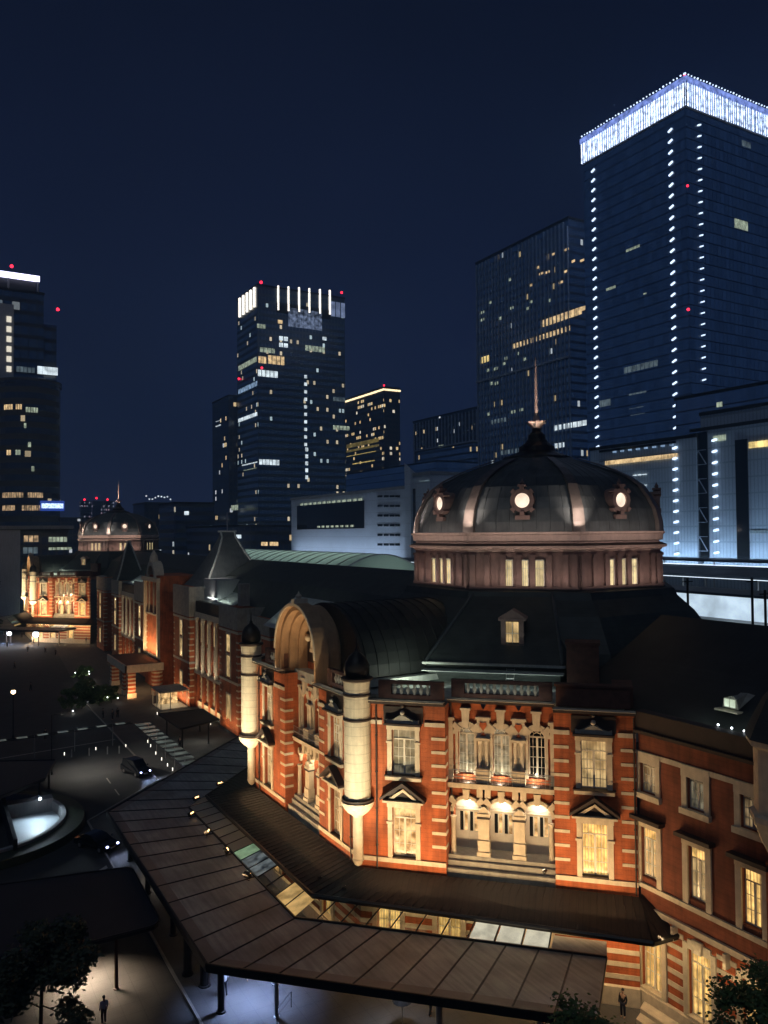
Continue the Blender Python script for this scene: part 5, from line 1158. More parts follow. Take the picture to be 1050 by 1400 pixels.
def person(loc, ang, label, top='cloth_black', legs='cloth_black', h=1.7, pose='stand', hair=True, group='people on the square'):
    t = thing('person', (loc[0], loc[1], 0), label, 'person', group); k = h/1.7; ca, sa = math.cos(ang), math.sin(ang)
    st = .16 if pose == 'walk' else .0
    J = {'pel': (0, 0, .92, .13), 'wa': (.0, 0, 1.08, .115), 'ch': (.01, 0, 1.28, .135), 'nk': (.0, 0, 1.43, .055), 'hd0': (.01, 0, 1.50, .065), 'hd1': (.02, 0, 1.58, .09), 'hd2': (.01, 0, 1.66, .075)}
    E_ = [('pel', 'wa'), ('wa', 'ch'), ('ch', 'nk'), ('nk', 'hd0'), ('hd0', 'hd1'), ('hd1', 'hd2')]
    for s, n in ((1, 'l'), (-1, 'r')):
        f = st*s; J.update({n+'h': (0, .09*s, .88, .095), n+'k': (f*.6+.03, .10*s, .50, .062), n+'a': (f*1.3-.02, .10*s, .09, .042), n+'t': (f*1.3+.15, .11*s, .045, .035),
                  n+'s': (0, .185*s, 1.38, .06), n+'e': (-f*.5-.03, .235*s, 1.11, .044), n+'w': (-f*1.0+.10, .22*s, .88, .032), n+'f': (-f*1.0+.13, .215*s, .80, .03)})
        E_ += [('pel', n+'h'), (n+'h', n+'k'), (n+'k', n+'a'), (n+'a', n+'t'), ('ch', n+'s'), (n+'s', n+'e'), (n+'e', n+'w'), (n+'w', n+'f')]
    ks = list(J); P_ = [Vector((v[0]*ca-v[1]*sa, v[0]*sa+v[1]*ca, v[2]))*k for v in J.values()]
    def skin(name, keys, grow, mat, shade=True):
        ed = [(a, b) for a, b in E_ if a in keys and b in keys]; ids = {a: i for i, a in enumerate(keys)}
        me = bpy.data.meshes.new(name); me.from_pydata([P_[ks.index(a)] for a in keys], [(ids[a], ids[b]) for a, b in ed], []); o = bpy.data.objects.new(name, me); COL.objects.link(o); o.parent = t; o['_w'] = [loc[0], loc[1], 0]
        me.materials.append(MAT[mat]); md = o.modifiers.new('Skin', 'SKIN'); md.use_smooth_shade = True
        for i, a in enumerate(keys): r = (J[a][3]+grow)*k; me.skin_vertices[0].data[i].radius = (r, r); me.skin_vertices[0].data[i].use_root = i == 0
        sb = o.modifiers.new('Sub', 'SUBSURF'); sb.levels = 1; sb.render_levels = 2; return o
    skin('body', ks, 0, 'skin')
    skin('shirt', ['wa', 'ch', 'ls', 'rs', 'le', 're', 'lw', 'rw', 'pel'], .018, top)
    skin('trousers', ['pel', 'lh', 'rh', 'lk', 'rk', 'la', 'ra'], .016, legs)
    m = MB(); c = Vector(loc[:2]).to_3d()+P_[ks.index('hd2')]; m.ball(c-Vector((ca, sa, 0))*.02+Vector((0, 0, .005)), .10*k, 10, 6); m.build('hair', 'cloth_black', t)
    return t
P0 = onZ(852, 1391, 0)
person((P0.x, P0.y), R(200), 'person in black top standing at the foot of the stone wall by the canopy', h=1.72, top='cloth_black', legs='cloth_navy')
P0 = onZ(142, 1400, 0); person((P0.x, P0.y), R(100), 'person in white top at the bottom edge near the warm lit pavement', top='cloth_white')
P0 = onZ(303, 1362, 0); person((P0.x+.2, P0.y), R(80), 'person in white shirt beside the dark canopy posts', top='cloth_white', pose='walk')
P0 = onZ(342, 1347, 0); person((P0.x, P0.y+.8), R(250), 'person in white under the canopy on bluish lit paving', top='cloth_white', legs='cloth_white', pose='walk')
P0 = onZ(588, 1388, 0); person((P0.x, P0.y), R(20), 'person in pale top in shade below the canopy edge', top='cloth_white', pose='walk')
for i, (px, py) in enumerate(((141, 983), (161, 982), (154, 984), (62, 893), (76, 896), (88, 862), (46, 880), (20, 915), (62, 1012), (42, 945), (246, 1024), (30, 872), (52, 874), (70, 870), (100, 868), (112, 871), (10, 885), (38, 892), (118, 880))):
    q = onZ(px, py, 0); person((q.x, q.y), i*1.7, ['left one of three people walking beyond the marker lamps', 'right one of three people walking beyond the marker lamps', 'middle one of three people walking beyond the marker lamps', 'dark figure crossing the square near the far canopy', 'second dark figure right of another near the far canopy', 'small figure under the far canopy lamps', 'lone small figure on the square left of the far pavilion front', 'lone figure in shade near the left edge of the square', 'figure near the crossing walkway canopy right of the tall lamp', 'figure on the open dark square above the tall lamp', 'figure standing by the post of the taxi shelter', 'figure left of the small globe lamps under the far canopy', 'figure between the two small globe lamps at the far canopy', 'figure right of the middle globe lamp at the far canopy', 'figure just left of the largest far globe lamp', 'figure at the lit foot of the far pavilion', 'figure close to the left edge before the far canopy', 'figure in the dark in front of the small globe lamps', 'figure crossing before the largest far globe lamp'][i], pose='walk' if i % 2 else 'stand', group='distant people on the square')
# parasol and barrier below the canopy
t = thing('parasol', (26.3, 43.3, 0), 'closed dark umbrella shape beside the white canopy post', 'parasol')
q = onZ(550, 1382, .9)
m = MB(); m.lathe((q.x, q.y), [(.62, 1.5), (.45, 1.72), (.05, 1.92), (.02, 2.1)], 12); m.build('cover', 'black_roof', t); m = MB(); m.tube((q.x, q.y, 0), (q.x, q.y, 1.6), .03); m.build('pole', 'steel', t)
t['label'] = 'small round dark umbrella held beside the pale canopy post'
def barrier(a, b, lab):
    t = thing('hand_rail', (*a, 0), lab, 'railing'); m = MB(); m.tube((*a, 0), (*a, 1.0), .03); m.tube((*b, 0), (*b, 1.0), .03); m.build('post', 'darkmetal', t); m = MB(); m.tube((*a, 1.0), (*b, 1.0), .03); m.tube((*a, .6), (*b, .6), .02); m.build('rail', 'darkmetal', t)
barrier((18.6, 45.8), (20.1, 47.1), 'short dark hand rail on the bluish lit paving')

def membrane():
    m, t, b = newmat('shed_membrane'); N = t.nodes; L = t.links; out = [n for n in N if n.type == 'OUTPUT_MATERIAL'][0]
    b.inputs['Base Color'].default_value = (.45, .55, .52, 1); b.inputs['Roughness'].default_value = .5
    tl = N.new('ShaderNodeBsdfTranslucent'); tl.inputs[0].default_value = (.55, .66, .60, 1); mx = N.new('ShaderNodeMixShader'); mx.inputs[0].default_value = .6
    L.new(b.outputs[0], mx.inputs[1]); L.new(tl.outputs[0], mx.inputs[2]); L.new(mx.outputs[0], out.inputs[0])
membrane()
# ================================================================ towers and platforms behind the station
def tower(label, E0, E1, N0, N1, z, mat, name='office_tower', cat='tower', grp='office towers behind the station', cap='black_roof', z0=0):
    t = thing(name, ((E0+E1)/2, (N0+N1)/2, 0), label, cat, grp)
    m = MB(); m.box(E0, E1, N0, N1, z0, z); b = m.build('facade', mat, t)
    m = MB(); m.box(E0-.3, E1+.3, N0-.3, N1+.3, z, z+1.0); m.build('roof', cap, t); t['_f'] = [E0, N0]; return t
def patch(t, f, x0, y0, x1, y1, mat, name='window', th=.25, n=1, gap=.2):
    E0, N0 = t['_f']
    if f == 'W': a, b = onE(x0, y1, E0), onE(x1, y0, E0); u0, u1 = sorted((a.y, b.y))
    else: a, b = onN(x0, y1, N0), onN(x1, y0, N0); u0, u1 = sorted((a.x, b.x))
    z0, z1 = sorted((a.z, b.z)); w = (u1-u0)/n
    for i in range(n):
        c0 = u0+w*i+w*gap/2*(n > 1); c1 = u0+w*(i+1)-w*gap/2*(n > 1); m = MB()
        if f == 'W': m.box(E0-th, E0+.05, c0, c1, z0, z1)
        else: m.box(c0, c1, N0-th, N0+.05, z0, z1)
        m.build(name, mat, t)
def row(t, f, x0, x1, z, h, mat, n, gap=.25, name='window'):
    """n lit windows in one storey between two sight lines"""
    E0, N0 = t['_f']
    if f == 'W': u0, u1 = sorted((onE(x0, 600, E0).y, onE(x1, 600, E0).y))
    else: u0, u1 = sorted((onN(x0, 600, N0).x, onN(x1, 600, N0).x))
    w = (u1-u0)/n
    for i in range(n):
        a, b = u0+w*(i+gap/2), u0+w*(i+1-gap/2); m = MB()
        if f == 'W': m.box(E0-.25, E0+.05, a, b, z, z+h)
        else: m.box(a, b, N0-.25, N0+.05, z, z+h)
        m.build(name, mat, t)
def redlight(t, f, px, py, r=1.0):
    r *= .8
    E0, N0 = t['_f']; p = onE(px, py, E0-.6) if f == 'W' else onN(px, py, N0-.6); m = MB(); m.ball(p, r, 8, 6); m.build('warning_light', 'bulb_red', t)
def zW(t, px, py): return onE(px, py, t['_f'][0]).z
def zS(t, px, py): return onN(px, py, t['_f'][1]).z
# tall dark tower with glowing crown
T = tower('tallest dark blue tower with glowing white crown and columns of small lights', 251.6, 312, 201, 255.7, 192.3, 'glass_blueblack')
m = MB(); m.box(250.9, 312.7, 200.3, 256.3, 193.3, 202.0); m.build('crown', 'crown_band', T)
m = MB(); m.box(250.5, 313, 199.9, 256.6, 202.0, 204.4); m.build('crown_fringe', 'crown_fringe', T)
m = MB()
for i in range(44):
    y = 200.6+i*1.26+random.uniform(-.25, .25); x = 251+i*1.36+random.uniform(-.3, .3); w = random.choice((.03, .05, .1)); m.box(250.3, 250.8, y-w, y+w, 192.5, 202.3); m.box(x, x+w*2, 199.7, 200.2, 192.5, 202.3)
m.build('crown_fins', 'fin', T)
m = MB()
for i in range(34):
    m.ball((250.4, 200.4+i*1.66, 204.9+random.uniform(-.1, .3)), random.uniform(.25, .42), 6, 4); m.ball((250.4+i*1.8, 199.9, 204.9+random.uniform(-.1, .3)), random.uniform(.25, .42), 6, 4)
m.build('crown_lights', 'dot_blue', T)
for (f, px, ytop, n) in (('W', 811.5, 233, 36), ('W', 917, 178, 36), ('S', 955, 171, 24)):
    z = zW(T, px, ytop) if f == 'W' else zS(T, px, ytop)
    p = onE(px, ytop, 251.6) if f == 'W' else onN(px, ytop, 201)
    for i in range(n):
        m = MB(); zz = z-i*4.33
        if f == 'W': m.hexa([(250.9, p.y-.8, zz-.1), (251.7, p.y-.8, zz-.1), (251.7, p.y+.9, zz-.75), (250.9, p.y+.9, zz-.75), (250.9, p.y-.8, zz+.45), (251.7, p.y-.8, zz+.45), (251.7, p.y+.9, zz-.25), (250.9, p.y+.9, zz-.25)])
        else: m.hexa([(p.x-.8, 200.3, zz-.65), (p.x+.7, 200.3, zz-.15), (p.x+.7, 201.1, zz-.15), (p.x-.8, 201.1, zz-.65), (p.x-.8, 200.3, zz-.15), (p.x+.7, 200.3, zz+.35), (p.x+.7, 201.1, zz+.35), (p.x-.8, 201.1, zz-.15)])
        m.build('facade_light', 'dot_blue', T)
redlight(T, 'W', 936, 103, .6); redlight(T, 'S', 940, 254, .6); redlight(T, 'S', 941, 423, .7)
for a in ((856, 334, 875, 345, 'win_dim2', 4), (829, 390, 842, 398, 'win_dim2', 3), (880, 400, 884, 403, 'win_dim2', 1), (853, 500, 900, 503, 'win_dim', 8), (860, 534, 884, 541, 'win_dim', 5), (820, 545, 835, 557, 'win_dim', 5), (860, 556, 880, 559, 'win_dim', 4), (862, 565, 882, 568, 'win_dim', 4)): patch(T, 'W', *a[:5], n=a[5])
for a in ((1004, 304, 1022, 311, 'win_dim2', 5), (1014, 196, 1026, 199, 'win_dim', 3)): patch(T, 'S', *a[:5], n=a[5])
# ribbed tower left of it
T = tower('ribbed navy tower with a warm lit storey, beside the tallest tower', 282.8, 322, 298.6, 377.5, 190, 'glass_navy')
m = MB()
for i in range(27): y = 299+i*2.98; m.box(282.0, 282.8, y-.22, y+.22, 30, 189 if i % 7 else 186)
m.build('facade_fins', 'fin', T)
m = MB(); m.box(281.9, 283, 298.4, 377.6, 118.5, 119.6); m.build('ledge', 'fin', T)
for a in ((744, 422, 802, 440, 'win_warm', 11), ): patch(T, 'W', 742, 429, 796, 438, 'win_warm', n=11); patch(T, 'W', 796, 418, 800, 425, 'win_warm')
z = zW(T, 740, 462); row(T, 'W', 703, 783, z-1, 2.6, 'win_warm', 17, .55); row(T, 'W', 660, 672, zW(T, 665, 495), 3.6, 'win_yellow', 4)
for px, py, w in ((775, 341, 5), (758, 347, 5), (740, 374, 5), (749, 372, 5), (735, 366, 4), (726, 390, 5), (767, 386, 5), (774, 371, 5), (796, 356, 5), (784, 357, 4), (698, 382, 3), (672, 413, 4), (660, 427, 4), (660, 437, 4), (700, 421, 4), (721, 422, 4), (728, 412, 4), (751, 411, 3), (685, 435, 3), (669, 566, 5), (678, 504, 4), (668, 506, 4), (673, 524, 3), (679, 524, 4), (702, 563, 5), (714, 560, 7), (692, 490, 3), (710, 483, 3), (718, 491, 5), (690, 497, 5)):
    patch(T, 'W', px-w/2, py-2.5, px+w/2, py+2.5, 'win_warm' if py < 400 and px > 715 else 'win_dim2')
row(T, 'W', 758, 803, zW(T, 780, 585), 2.6, 'win_white', 7); row(T, 'W', 672, 694, zW(T, 683, 578), 2.4, 'win_dim', 5); row(T, 'W', 758, 772, zW(T, 765, 612), 2.4, 'win_white', 3); row(T, 'W', 684, 720, zW(T, 700, 620), 2.4, 'win_dim', 7)
# pale louvred podium
T = tower('long pale blue louvred podium block behind the platforms, right of the dome', 190, 240, 150.5, 192, 56.5, 'louvre', 'podium_building', 'building', None)
patch(T, 'W', 820, 606, 924, 616, 'glassdark', 'window_band', .3); patch(T, 'W', 820, 619.5, 928, 631, 'glassdark', 'window_band', .3)
T['_f'] = [189.7, 150.5]; row(T, 'W', 827, 926, zW(T, 875, 631), 1.3, 'win_warm', 22, .2); row(T, 'W', 835, 924, zW(T, 880, 614), .5, 'win_blue', 8, .6)
for i in range(12):
    for px, w in ((924, 0),):
        z = 54-i*3.1; y = onE(px, 650, 189.7).y; m = MB(); m.hexa([(189, y-.5, z), (190, y-.5, z), (190, y+.6, z-.3), (189, y+.6, z-.3), (189, y-.5, z+.5), (190, y-.5, z+.5), (190, y+.6, z+.2), (189, y+.6, z+.2)]); m.build('facade_light', 'dot_blue', T)
for i in range(7): z = 47-i*3.3; row(T, 'W', 864, 884, z, .25, 'win_white', 3, .3)
T = tower('taller louvred block at the right edge with a dark lattice strip and yellow lit window', 191, 245, 112, 149.5, 62.5, 'louvre', 'podium_building', 'building', None)
patch(T, 'W', 946, 590, 967, 764, 'glassdark', 'lattice_recess', .35); patch(T, 'W', 1009, 600, 1022, 764, 'glassdark', 'dark_strip', .35); patch(T, 'W', 944, 577, 1050, 587, 'black_roof', 'dark_band', .4)
patch(T, 'W', 1024, 601, 1056, 613, 'win_yellow', n=3, gap=.1); patch(T, 'W', 952, 625, 967, 631, 'win_white', n=4); patch(T, 'W', 953, 686, 964, 699, 'win_white', n=1); patch(T, 'W', 975, 594, 993, 604, 'win_dim2', n=3); patch(T, 'W', 1026, 725, 1050, 729, 'win_dim', n=6)
m = MB(); ya, yb = onE(946, 700, 190.6).y, onE(967, 700, 190.6).y; y0, y1 = min(ya, yb), max(ya, yb)
for i in range(8):
    z = 24+i*4.1; m.tube((190.5, y0, z), (190.5, y1, z), .12, n=4)
    if i in (0, 2, 4, 6): m.tube((190.5, y0, z), (190.5, (y0+y1)/2, z+4), .14, n=4); m.tube((190.5, y1, z), (190.5, (y0+y1)/2, z+4), .14, n=4)
m.build('lattice', 'fin', T)
for i in range(11):
    z = 55-i*3.15; y = onE(978, 650, 190.6).y; m = MB(); m.hexa([(190, y-.5, z), (191, y-.5, z), (191, y+.6, z-.3), (190, y+.6, z-.3), (190, y-.5, z+.5), (191, y-.5, z+.5), (191, y+.6, z+.2), (190, y+.6, z+.2)]); m.build('facade_light', 'dot_blue', T)
T = tower('dark rooftop block with few dim windows above the louvred building at the right edge', 215, 250, 120, 178, 73, 'glass_blueblack', 'rooftop_block', 'building', None)
patch(T, 'W', 980, 549, 988, 557, 'win_dim2', n=2); patch(T, 'W', 1026, 550, 1046, 556, 'win_dim', n=4)
# central tower with vertical lights
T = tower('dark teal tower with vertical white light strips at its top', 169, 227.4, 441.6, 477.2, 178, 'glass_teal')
for i, px in enumerate((380, 394, 408.5, 422.5, 437, 450.5)): 
    y0 = 391+i*1.2; patch(T, 'S', px-.8, y0, px+.8, y0+33, 'strip_white', 'light_strip', .9)
for i, px in enumerate((328.5, 333.5, 338.5, 343.5, 348.5)): patch(T, 'W', px-.7, 407-i*3.6, px+.7, 434-i*3.4, 'strip_white', 'light_strip', .9)
patch(T, 'S', 378, 424, 452, 427, 'black_roof', 'dark_band'); patch(T, 'S', 394, 427, 440, 446, 'screen_blue', 'lit_patch', n=9, gap=.1); patch(T, 'S', 452, 415, 472, 432, 'win_blue2', 'lit_patch', n=3)
for i in range(10): patch(T, 'S', 416, 513+i*10.3, 419.5, 517+i*10.3, 'win_white')
for i in range(5): patch(T, 'S', 417.5, 612+i*9.5, 421, 617+i*9.5, 'win_white')
for a in (('S', 353, 488, 364, 496, 'win_warm', 3), ('S', 366, 488, 389, 497, 'win_warm', 4), ('S', 352, 508, 380, 514, 'win_white', 5), ('W', 326, 527, 352, 533, 'win_blue', 7), ('W', 326, 494, 351, 501, 'win_dim2', 6), ('W', 326, 568, 352, 573, 'win_white', 7), ('W', 331, 631, 352, 637, 'win_white', 5), ('S', 354, 629, 382, 635, 'win_white', 6), ('S', 355, 477, 376, 481, 'win_dim2', 4), ('S', 381, 461, 394, 465, 'win_white', 2), ('S', 381, 470, 394, 474, 'win_white', 2), ('S', 417, 475, 444, 479, 'win_dim2', 6), ('S', 351, 444, 363, 448, 'win_dim2', 3), ('S', 380, 438, 386, 442, 'win_warm', 1), ('S', 455, 583, 478, 587, 'win_dim2', 5), ('S', 455, 544, 472, 548, 'win_dim', 4), ('S', 441, 461, 446, 465, 'win_white', 1), ('W', 333, 640, 351, 643, 'win_dim2', 4)):
    patch(T, *a[:6], n=a[6])
redlight(T, 'W', 357, 386, 1.1); redlight(T, 'S', 467, 400, 1.0); redlight(T, 'W', 358, 503, .9); redlight(T, 'W', 326.5, 518, .9)
T = tower('lower shoulder block left of the teal tower with the strips', 164, 200, 479, 512, 117, 'glass_dark'); patch(T, 'W', 295, 574, 302, 577, 'win_white', n=3); patch(T, 'W', 295, 580, 302, 584, 'win_white', n=2)
patch(T, 'W', 316, 690, 326, 698, 'win_dim2', n=2); row(T, 'W', 297, 324, 31, 3, 'win_dim2', 7)
# gold topped tower
T = tower('gold rimmed tower with yellow storeys behind the teal tower', 325.5, 341, 562.6, 640, 150, 'glass_gold')
m = MB(); m.box(324.8, 325.4, 562, 641, 147.6, 149.0); m.box(324.8, 341.5, 561.9, 562.5, 147.6, 149.0); m.build('roof_light', 'gold_line', T)
patch(T, 'W', 474, 617, 514, 624, 'gold_band', 'lit_storey'); patch(T, 'W', 474, 604, 518, 608, 'gold_dim', 'lit_storey'); patch(T, 'W', 474, 610, 518, 616, 'gold_dim', 'lit_storey'); patch(T, 'W', 482, 630, 512, 634, 'gold_band', 'lit_storey')
redlight(T, 'W', 525, 527, 1.0)
T = tower('black flat block below the gold rimmed tower', 268, 300, 400, 520, 73, 'glass_blueblack'); 
T = tower('dark ribbed block behind and left of the dome spire', 314, 350, 419, 499, 112, 'glass_dark')
m = MB()
for i in range(20): m.box(313.4, 314, 419.5+i*4.1, 420.3+i*4.1, 40, 111)
m.build('facade_fins', 'fin', T)
T = tower('lower navy block with a pale roof edge left of the dome', 298, 335, 403, 470, 86, 'glass_navy'); m = MB(); m.box(297.5, 335.5, 402.5, 470.5, 87.05, 88.0); m.build('roof_edge', 'fin', T)
patch(T, 'W', 632, 633, 648, 638, 'win_dim', n=3); patch(T, 'W', 600, 608, 606, 613, 'win_dim2', n=1)
# pale department building
T = tower('pale bluish building with one wide black window and rows of small windows', 131, 160, 213, 304, 43.8, 'white_wall', 'pale_building', 'building', None, 'concrete')
patch(T, 'W', 407, 684, 498, 724, 'glassdark', 'wide_window', .3); T['_f'] = [130.6, 213]
row(T, 'W', 409, 496, zW(T, 450, 688), .8, 'win_dim2', 13, .5); row(T, 'W', 432, 484, zW(T, 455, 721), .7, 'win_dim2', 8, .6)
T['_f'] = [131, 213]
for j in range(6):
    for x in (517, 525.5, 533.5, 541): patch(T, 'W', x, 677+j*13.2, x+2.6, 680+j*13.2, 'glassdark'); patch(T, 'W', x+3.4, 677+j*13.2, x+6, 680+j*13.2, 'glassdark')
T = tower('narrow pale block with a pointed stair tower right of the wide black window', 131, 150, 199, 212.7, 47.5, 'white_wall', 'pale_building', 'building', None, 'concrete')
m = MB(); m.prism([(130, 208.5), (133, 208.5), (133, 212), (130, 212)], 20, [50, 48, 48, 52]); m.build('stair_tower', 'white_wall', T)
patch(T, 'W', 558, 668, 568, 750, 'glass_dark', 'window_column', .2); patch(T, 'W', 574, 656, 588, 659, 'win_dim', n=2)
# left edge tower
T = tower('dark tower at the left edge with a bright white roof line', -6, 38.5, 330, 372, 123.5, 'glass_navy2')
m = MB(); m.box(-6, 37.0, 329.4, 330.5, 128.5, 130.6); m.build('roof_light', 'roofline_white', T); m = MB(); m.box(-6, 36, 331, 365, 124.5, 128.4); m.build('penthouse', 'black_roof', T)
for x in (26, 36.5): m = MB(); m.tube((x, 330, 124), (x, 330, 129), .35, n=6); m.build('strut', 'concrete', T)
m = MB(); m.box(-6, 27.8, 328.6, 329.9, 0, 118); m.build('side_wall', 'towerstone', T)
m = MB(); m.box(38.5, 43.6, 333, 368, 0, 113); m.build('side_bay', 'glass_navy2', T)
T['_f'] = [-6, 328.6]
for i in range(6): patch(T, 'S', 9, 433+i*13.6, 15.5, 440+i*13.6, 'win_warmwhite')
patch(T, 'S', 8, 517, 18, 525, 'win_blue'); T['_f'] = [-6, 330]; patch(T, 'S', 51, 503, 79, 511, 'win_white', n=4, gap=.05); patch(T, 'S', 22, 503, 48, 508, 'win_dim', n=5)
redlight(T, 'S', 16, 364, .8); redlight(T, 'S', 79, 423, .8)
m = MB(); m.lathe((33.5, 331), [(11.2, 30), (11.2, 87), (11.8, 87.2), (11.8, 89), (10.5, 89.3)], 28); rr = m.build('rounded_front', 'glass_band2', T)
for (z, a0, a1, mt) in ((77, 215, 235, 'win_warm'), (77, 240, 252, 'win_warm'), (60, 222, 232, 'win_warm'), (60, 240, 250, 'win_dim2'), (76, 258, 280, 'win_dim2'), (44.2, 212, 255, 'win_warm2'), (44.2, 262, 290, 'win_warm2'), (39.4, 212, 240, 'win_warm2'), (39.4, 252, 290, 'win_warm2'), (63, 262, 268, 'win_dim2'), (70, 255, 260, 'win_dim2'), (54, 268, 274, 'win_dim2')):
    m = MB(); n = max(int((a1-a0)/4), 1)
    for i in range(n):
        b0, b1 = R(a0+(a1-a0)*i/n+.5), R(a0+(a1-a0)*(i+1)/n-.5); q = [(33.5+11.35*math.cos(b), 331+11.35*math.sin(b)) for b in (b0, b1)]
        m.add([(*q[0], z), (*q[1], z), (*q[1], z+1.9), (*q[0], z+1.9)], [(0, 1, 2, 3)])
    m.build('window', mt, T)
m = MB(); q = onN(57, 694, 318.5); m.box(q.x, q.x+7.5, 318.3, 318.9, q.z-.2, q.z+1.6); m.build('lit_sign_panel', 'sign_white', T); m = MB(); m.box(q.x-.5, q.x+8, 318.92, 319.2, q.z-1.2, q.z+2.6); m.build('sign_board', 'sign_blue', T)
T = tower('grey podium with a thin pale ledge below the left edge tower', -20, 43, 300, 326, 31.2, 'glass_dark', 'podium_building', 'building', None)
m = MB(); m.box(-20, 45.0, 298.8, 326.5, 32.3, 33.5); m.build('ledge', 'concrete', T); m = MB(); m.box(-20, 27.6, 299.2, 300, 0, 32); m.build('blank_wall', 'towerstone', T)
patch(T, 'S', 32, 732, 53, 741, 'win_warm2', n=3); patch(T, 'S', 66, 734, 92, 741, 'win_dim2', n=5); patch(T, 'S', 66, 748, 98, 752, 'win_dim2', n=6); patch(T, 'S', 31, 748, 52, 757, 'win_dim', n=3)
# far silhouettes
T = tower('dark far block with sparkling rooftop lights between the left tower and the teal tower', 112, 129.7, 480, 510, 48.5, 'glass_dark', 'far_building', 'building', 'far buildings on the skyline')
for i in range(9): m = MB(); m.ball((113+i*1.8, 480, 51+random.uniform(0, 2.5)), .5, 6, 4); m.build('roof_lamp_globe', 'win_white', T)
T = tower('banded far office block left of the pyramid roof', 108, 129, 400, 430, 45.6, 'glass_band', 'far_building', 'building', 'far buildings on the skyline'); patch(T, 'S', 262, 731, 285, 735, 'win_white', n=6); patch(T, 'S', 252, 699, 258, 704, 'win_white', n=1)
T = tower('low dark block with two yellow windows at the foot of the teal tower', 112, 190, 330, 392, 33, 'glass_dark', 'far_building', 'building', 'far buildings on the skyline'); patch(T, 'W', 358, 741, 366, 746, 'win_warm'); patch(T, 'W', 369, 741, 381, 746, 'win_warm', n=2)
patch(T, 'W', 314, 731, 330, 736, 'win_white', n=5)
for i, (px, lab) in enumerate(((117.5, 'left one of three far apartment towers with red lights'), (134, 'middle one of three far apartment towers with red lights'), (149, 'right one of three far apartment towers with red lights'))):
    q = onN(px, 686, 1300); T = tower(lab, q.x-7.5, q.x+7.5, 1300, 1318, q.z, 'glass_far', 'far_tower', 'tower', 'far apartment towers with red lights', 'black_roof'); redlight(T, 'S', px-2, 683-(2 if i == 1 else 0), 2.2)
for i, (E0, E1, N0, z, lab) in enumerate(((30, 62, 620, 46, 'low far dark block right of the left edge tower'), (66, 105, 560, 41, 'wide low dark block left of the sparkling rooftop block'), (135, 160, 520, 42, 'low dark block right of the sparkling rooftop block'))): tower(lab, E0, E1, N0, N0+40, z, 'glass_dark', 'far_building', 'building', 'far buildings on the skyline')

# ================================================================ platforms and train shed
def shed(name, label, E0, E1, N0, N1, z, lines=()):
    t = thing(name, ((E0+E1)/2, (N0+N1)/2, 0), label, 'platform roof', 'platform roofs behind the station')
    m = MB(); m.box(E0, E1, N0, N1, z-.5, z); m.build('roof', 'rail_roof', t)
    for x, zz, h in lines: m = MB(); m.box(x-.06, x, N0, N1, zz, zz+h); m.build('light_line', 'rail_line', t)
    for y in range(int(N0)+4, int(N1), 16): m = MB(); m.tube(((E0+E1)/2, y, 12), ((E0+E1)/2, y, z-.5), .25); m.build('column', 'steel', t)
    m = MB(); m.box(E0+1, E1-1, N0, N1, 11, 13.2); m.build('platform_deck', 'concrete', t)
    return t
a = shed('platform_roof', 'farthest flat platform roof with a thin white light line', 172, 184, 20, 190, 22.4, [(171.9, 21.0, .22)])
b = shed('platform_roof', 'second flat platform roof with a thin white light line', 148, 160, 20, 200, 21.6, [(147.9, 20.9, .16)])
c = shed('platform_roof', 'nearer dark platform roof above the bright lit platform', 118, 136, 20, 210, 22.2, [(117.9, 21.6, .1)])
strip('platform_lamp', (186, 90, 20.5), (186, 192, 20.5), (.9, 0, 1.3), 9000, (.50, .72, 1), a, .5)
strip('platform_lamp', (126, 215, 21), (126, 300, 21), (1, 0, 2.2), 3600, (.60, .76, 1), c, .5)  # uplight added past the roof's end to brighten the pale building
t = thing('lit_platform', (98, 70, 0), 'bright bluish white platform side beyond the dark station roof', 'platform', None)
m = MB(); m.box(96, 112, 20, 118, 11, 15.6); m.build('platform_deck', 'concrete', t); m = MB(); m.box(112, 112.4, 20, 118, 15.6, 20.0); m.build('glow_wall', 'platform_glow', t)  # wall glows by itself, painting in the lamplit platform interior
m = MB(); m.box(104, 113, 20, 118, 20.0, 20.4); m.build('canopy_roof', 'rail_roof', t)
for y in range(30, 118, 29): m = MB(); m.tube((104.5, y, 15.6), (104.5, y, 20), .14); m.build('column', 'darkmetal', t)
area('platform_lamp', (106, 62, 19.9), (105, 62, 15), 40, 1500, (.75, .88, 1), t, 2)
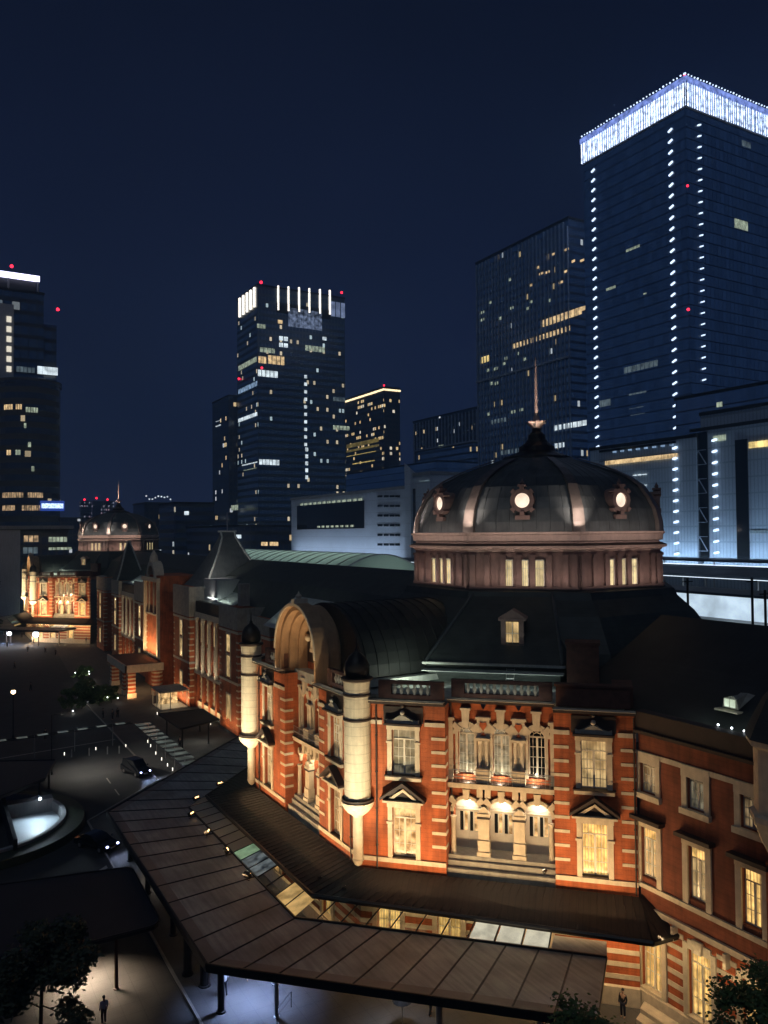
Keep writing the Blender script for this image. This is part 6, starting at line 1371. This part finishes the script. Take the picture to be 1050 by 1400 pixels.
for i, (px, py) in enumerate(((940, 795), (1028, 795), (1046, 812))):
    q = onE(px, py, 72); m = MB(); m.tube((q.x, q.y, 12), (q.x, q.y, q.z+.4), .13); m.tube((q.x-.8, q.y, q.z), (q.x+.8, q.y, q.z), .07); tag(m.build('catenary_pole', 'darkmetal'), ['dark overhead line pole nearest the dome against the bright platform', 'dark overhead line pole at the middle of the bright platform', 'pale overhead line pole closest to the right edge'][i], 'pole', 'overhead line poles')
t = thing('train_shed', (76, 170, 0), 'pale green curved train shed roof left of the near dome', 'train shed')
m = MB(); n = 16; r = [(64+24*i/n, 19.2+6.6*math.sin(math.pi*(.10+.80*i/n))) for i in range(n+1)]
for y, sh in ((131, 0), (214, 0)): m.v += [Vector((x, y+(x-64)*.15, z)) for x, z in r]
m.f = [(i, i+1, i+n+2, i+n+1) for i in range(n)]+[tuple(range(n+1))[::-1], tuple(range(n+1, 2*n+2))]; m.build('roof', 'shed_membrane', t)
m = MB()
for k in range(18):
    y = 131+k*4.9
    for i in range(n): m.tube((r[i][0], y+(r[i][0]-64)*.15, r[i][1]+.03), (r[i+1][0], y+(r[i+1][0]-64)*.15, r[i+1][1]+.03), .16, n=4)
m.build('ribs', 'steel', t)
strip('shed_lamp', (77, 136, 17), (77, 212, 17), (0, 0, 1), 3800, (.80, 1, .93), t, 6)
m = MB(); m.box(62, 90, 80, 240, 0, 12); tag(m.build('track_viaduct', 'concrete'), 'dark raised track viaduct behind the brick station', 'viaduct')

# soft fill added from behind the viewer, standing in for the city's glow
sun = bpy.data.lights.new('city_fill', 'SUN'); sun.energy = .17; sun.angle = R(25); sun.color = (.74, .86, 1.0)
so = bpy.data.objects.new('city_fill', sun); COL.objects.link(so); so.rotation_euler = (R(38), 0, R(-50))


# night air over the city
m = MB(); m.box(-760, 760, -80, 1450, -1, 232); hz = tag(m.build('haze', 'brick'), kind='stuff'); hm = bpy.data.materials.new('haze'); hm.use_nodes = True; t_ = hm.node_tree; t_.nodes.clear()
o_ = t_.nodes.new('ShaderNodeOutputMaterial'); v_ = t_.nodes.new('ShaderNodeVolumePrincipled'); v_.inputs['Color'].default_value = (.42, .72, 1, 1); v_.inputs['Density'].default_value = .00055; v_.inputs['Anisotropy'].default_value = .2
t_.links.new(v_.outputs[0], o_.inputs['Volume']); hz.data.materials[0] = hm
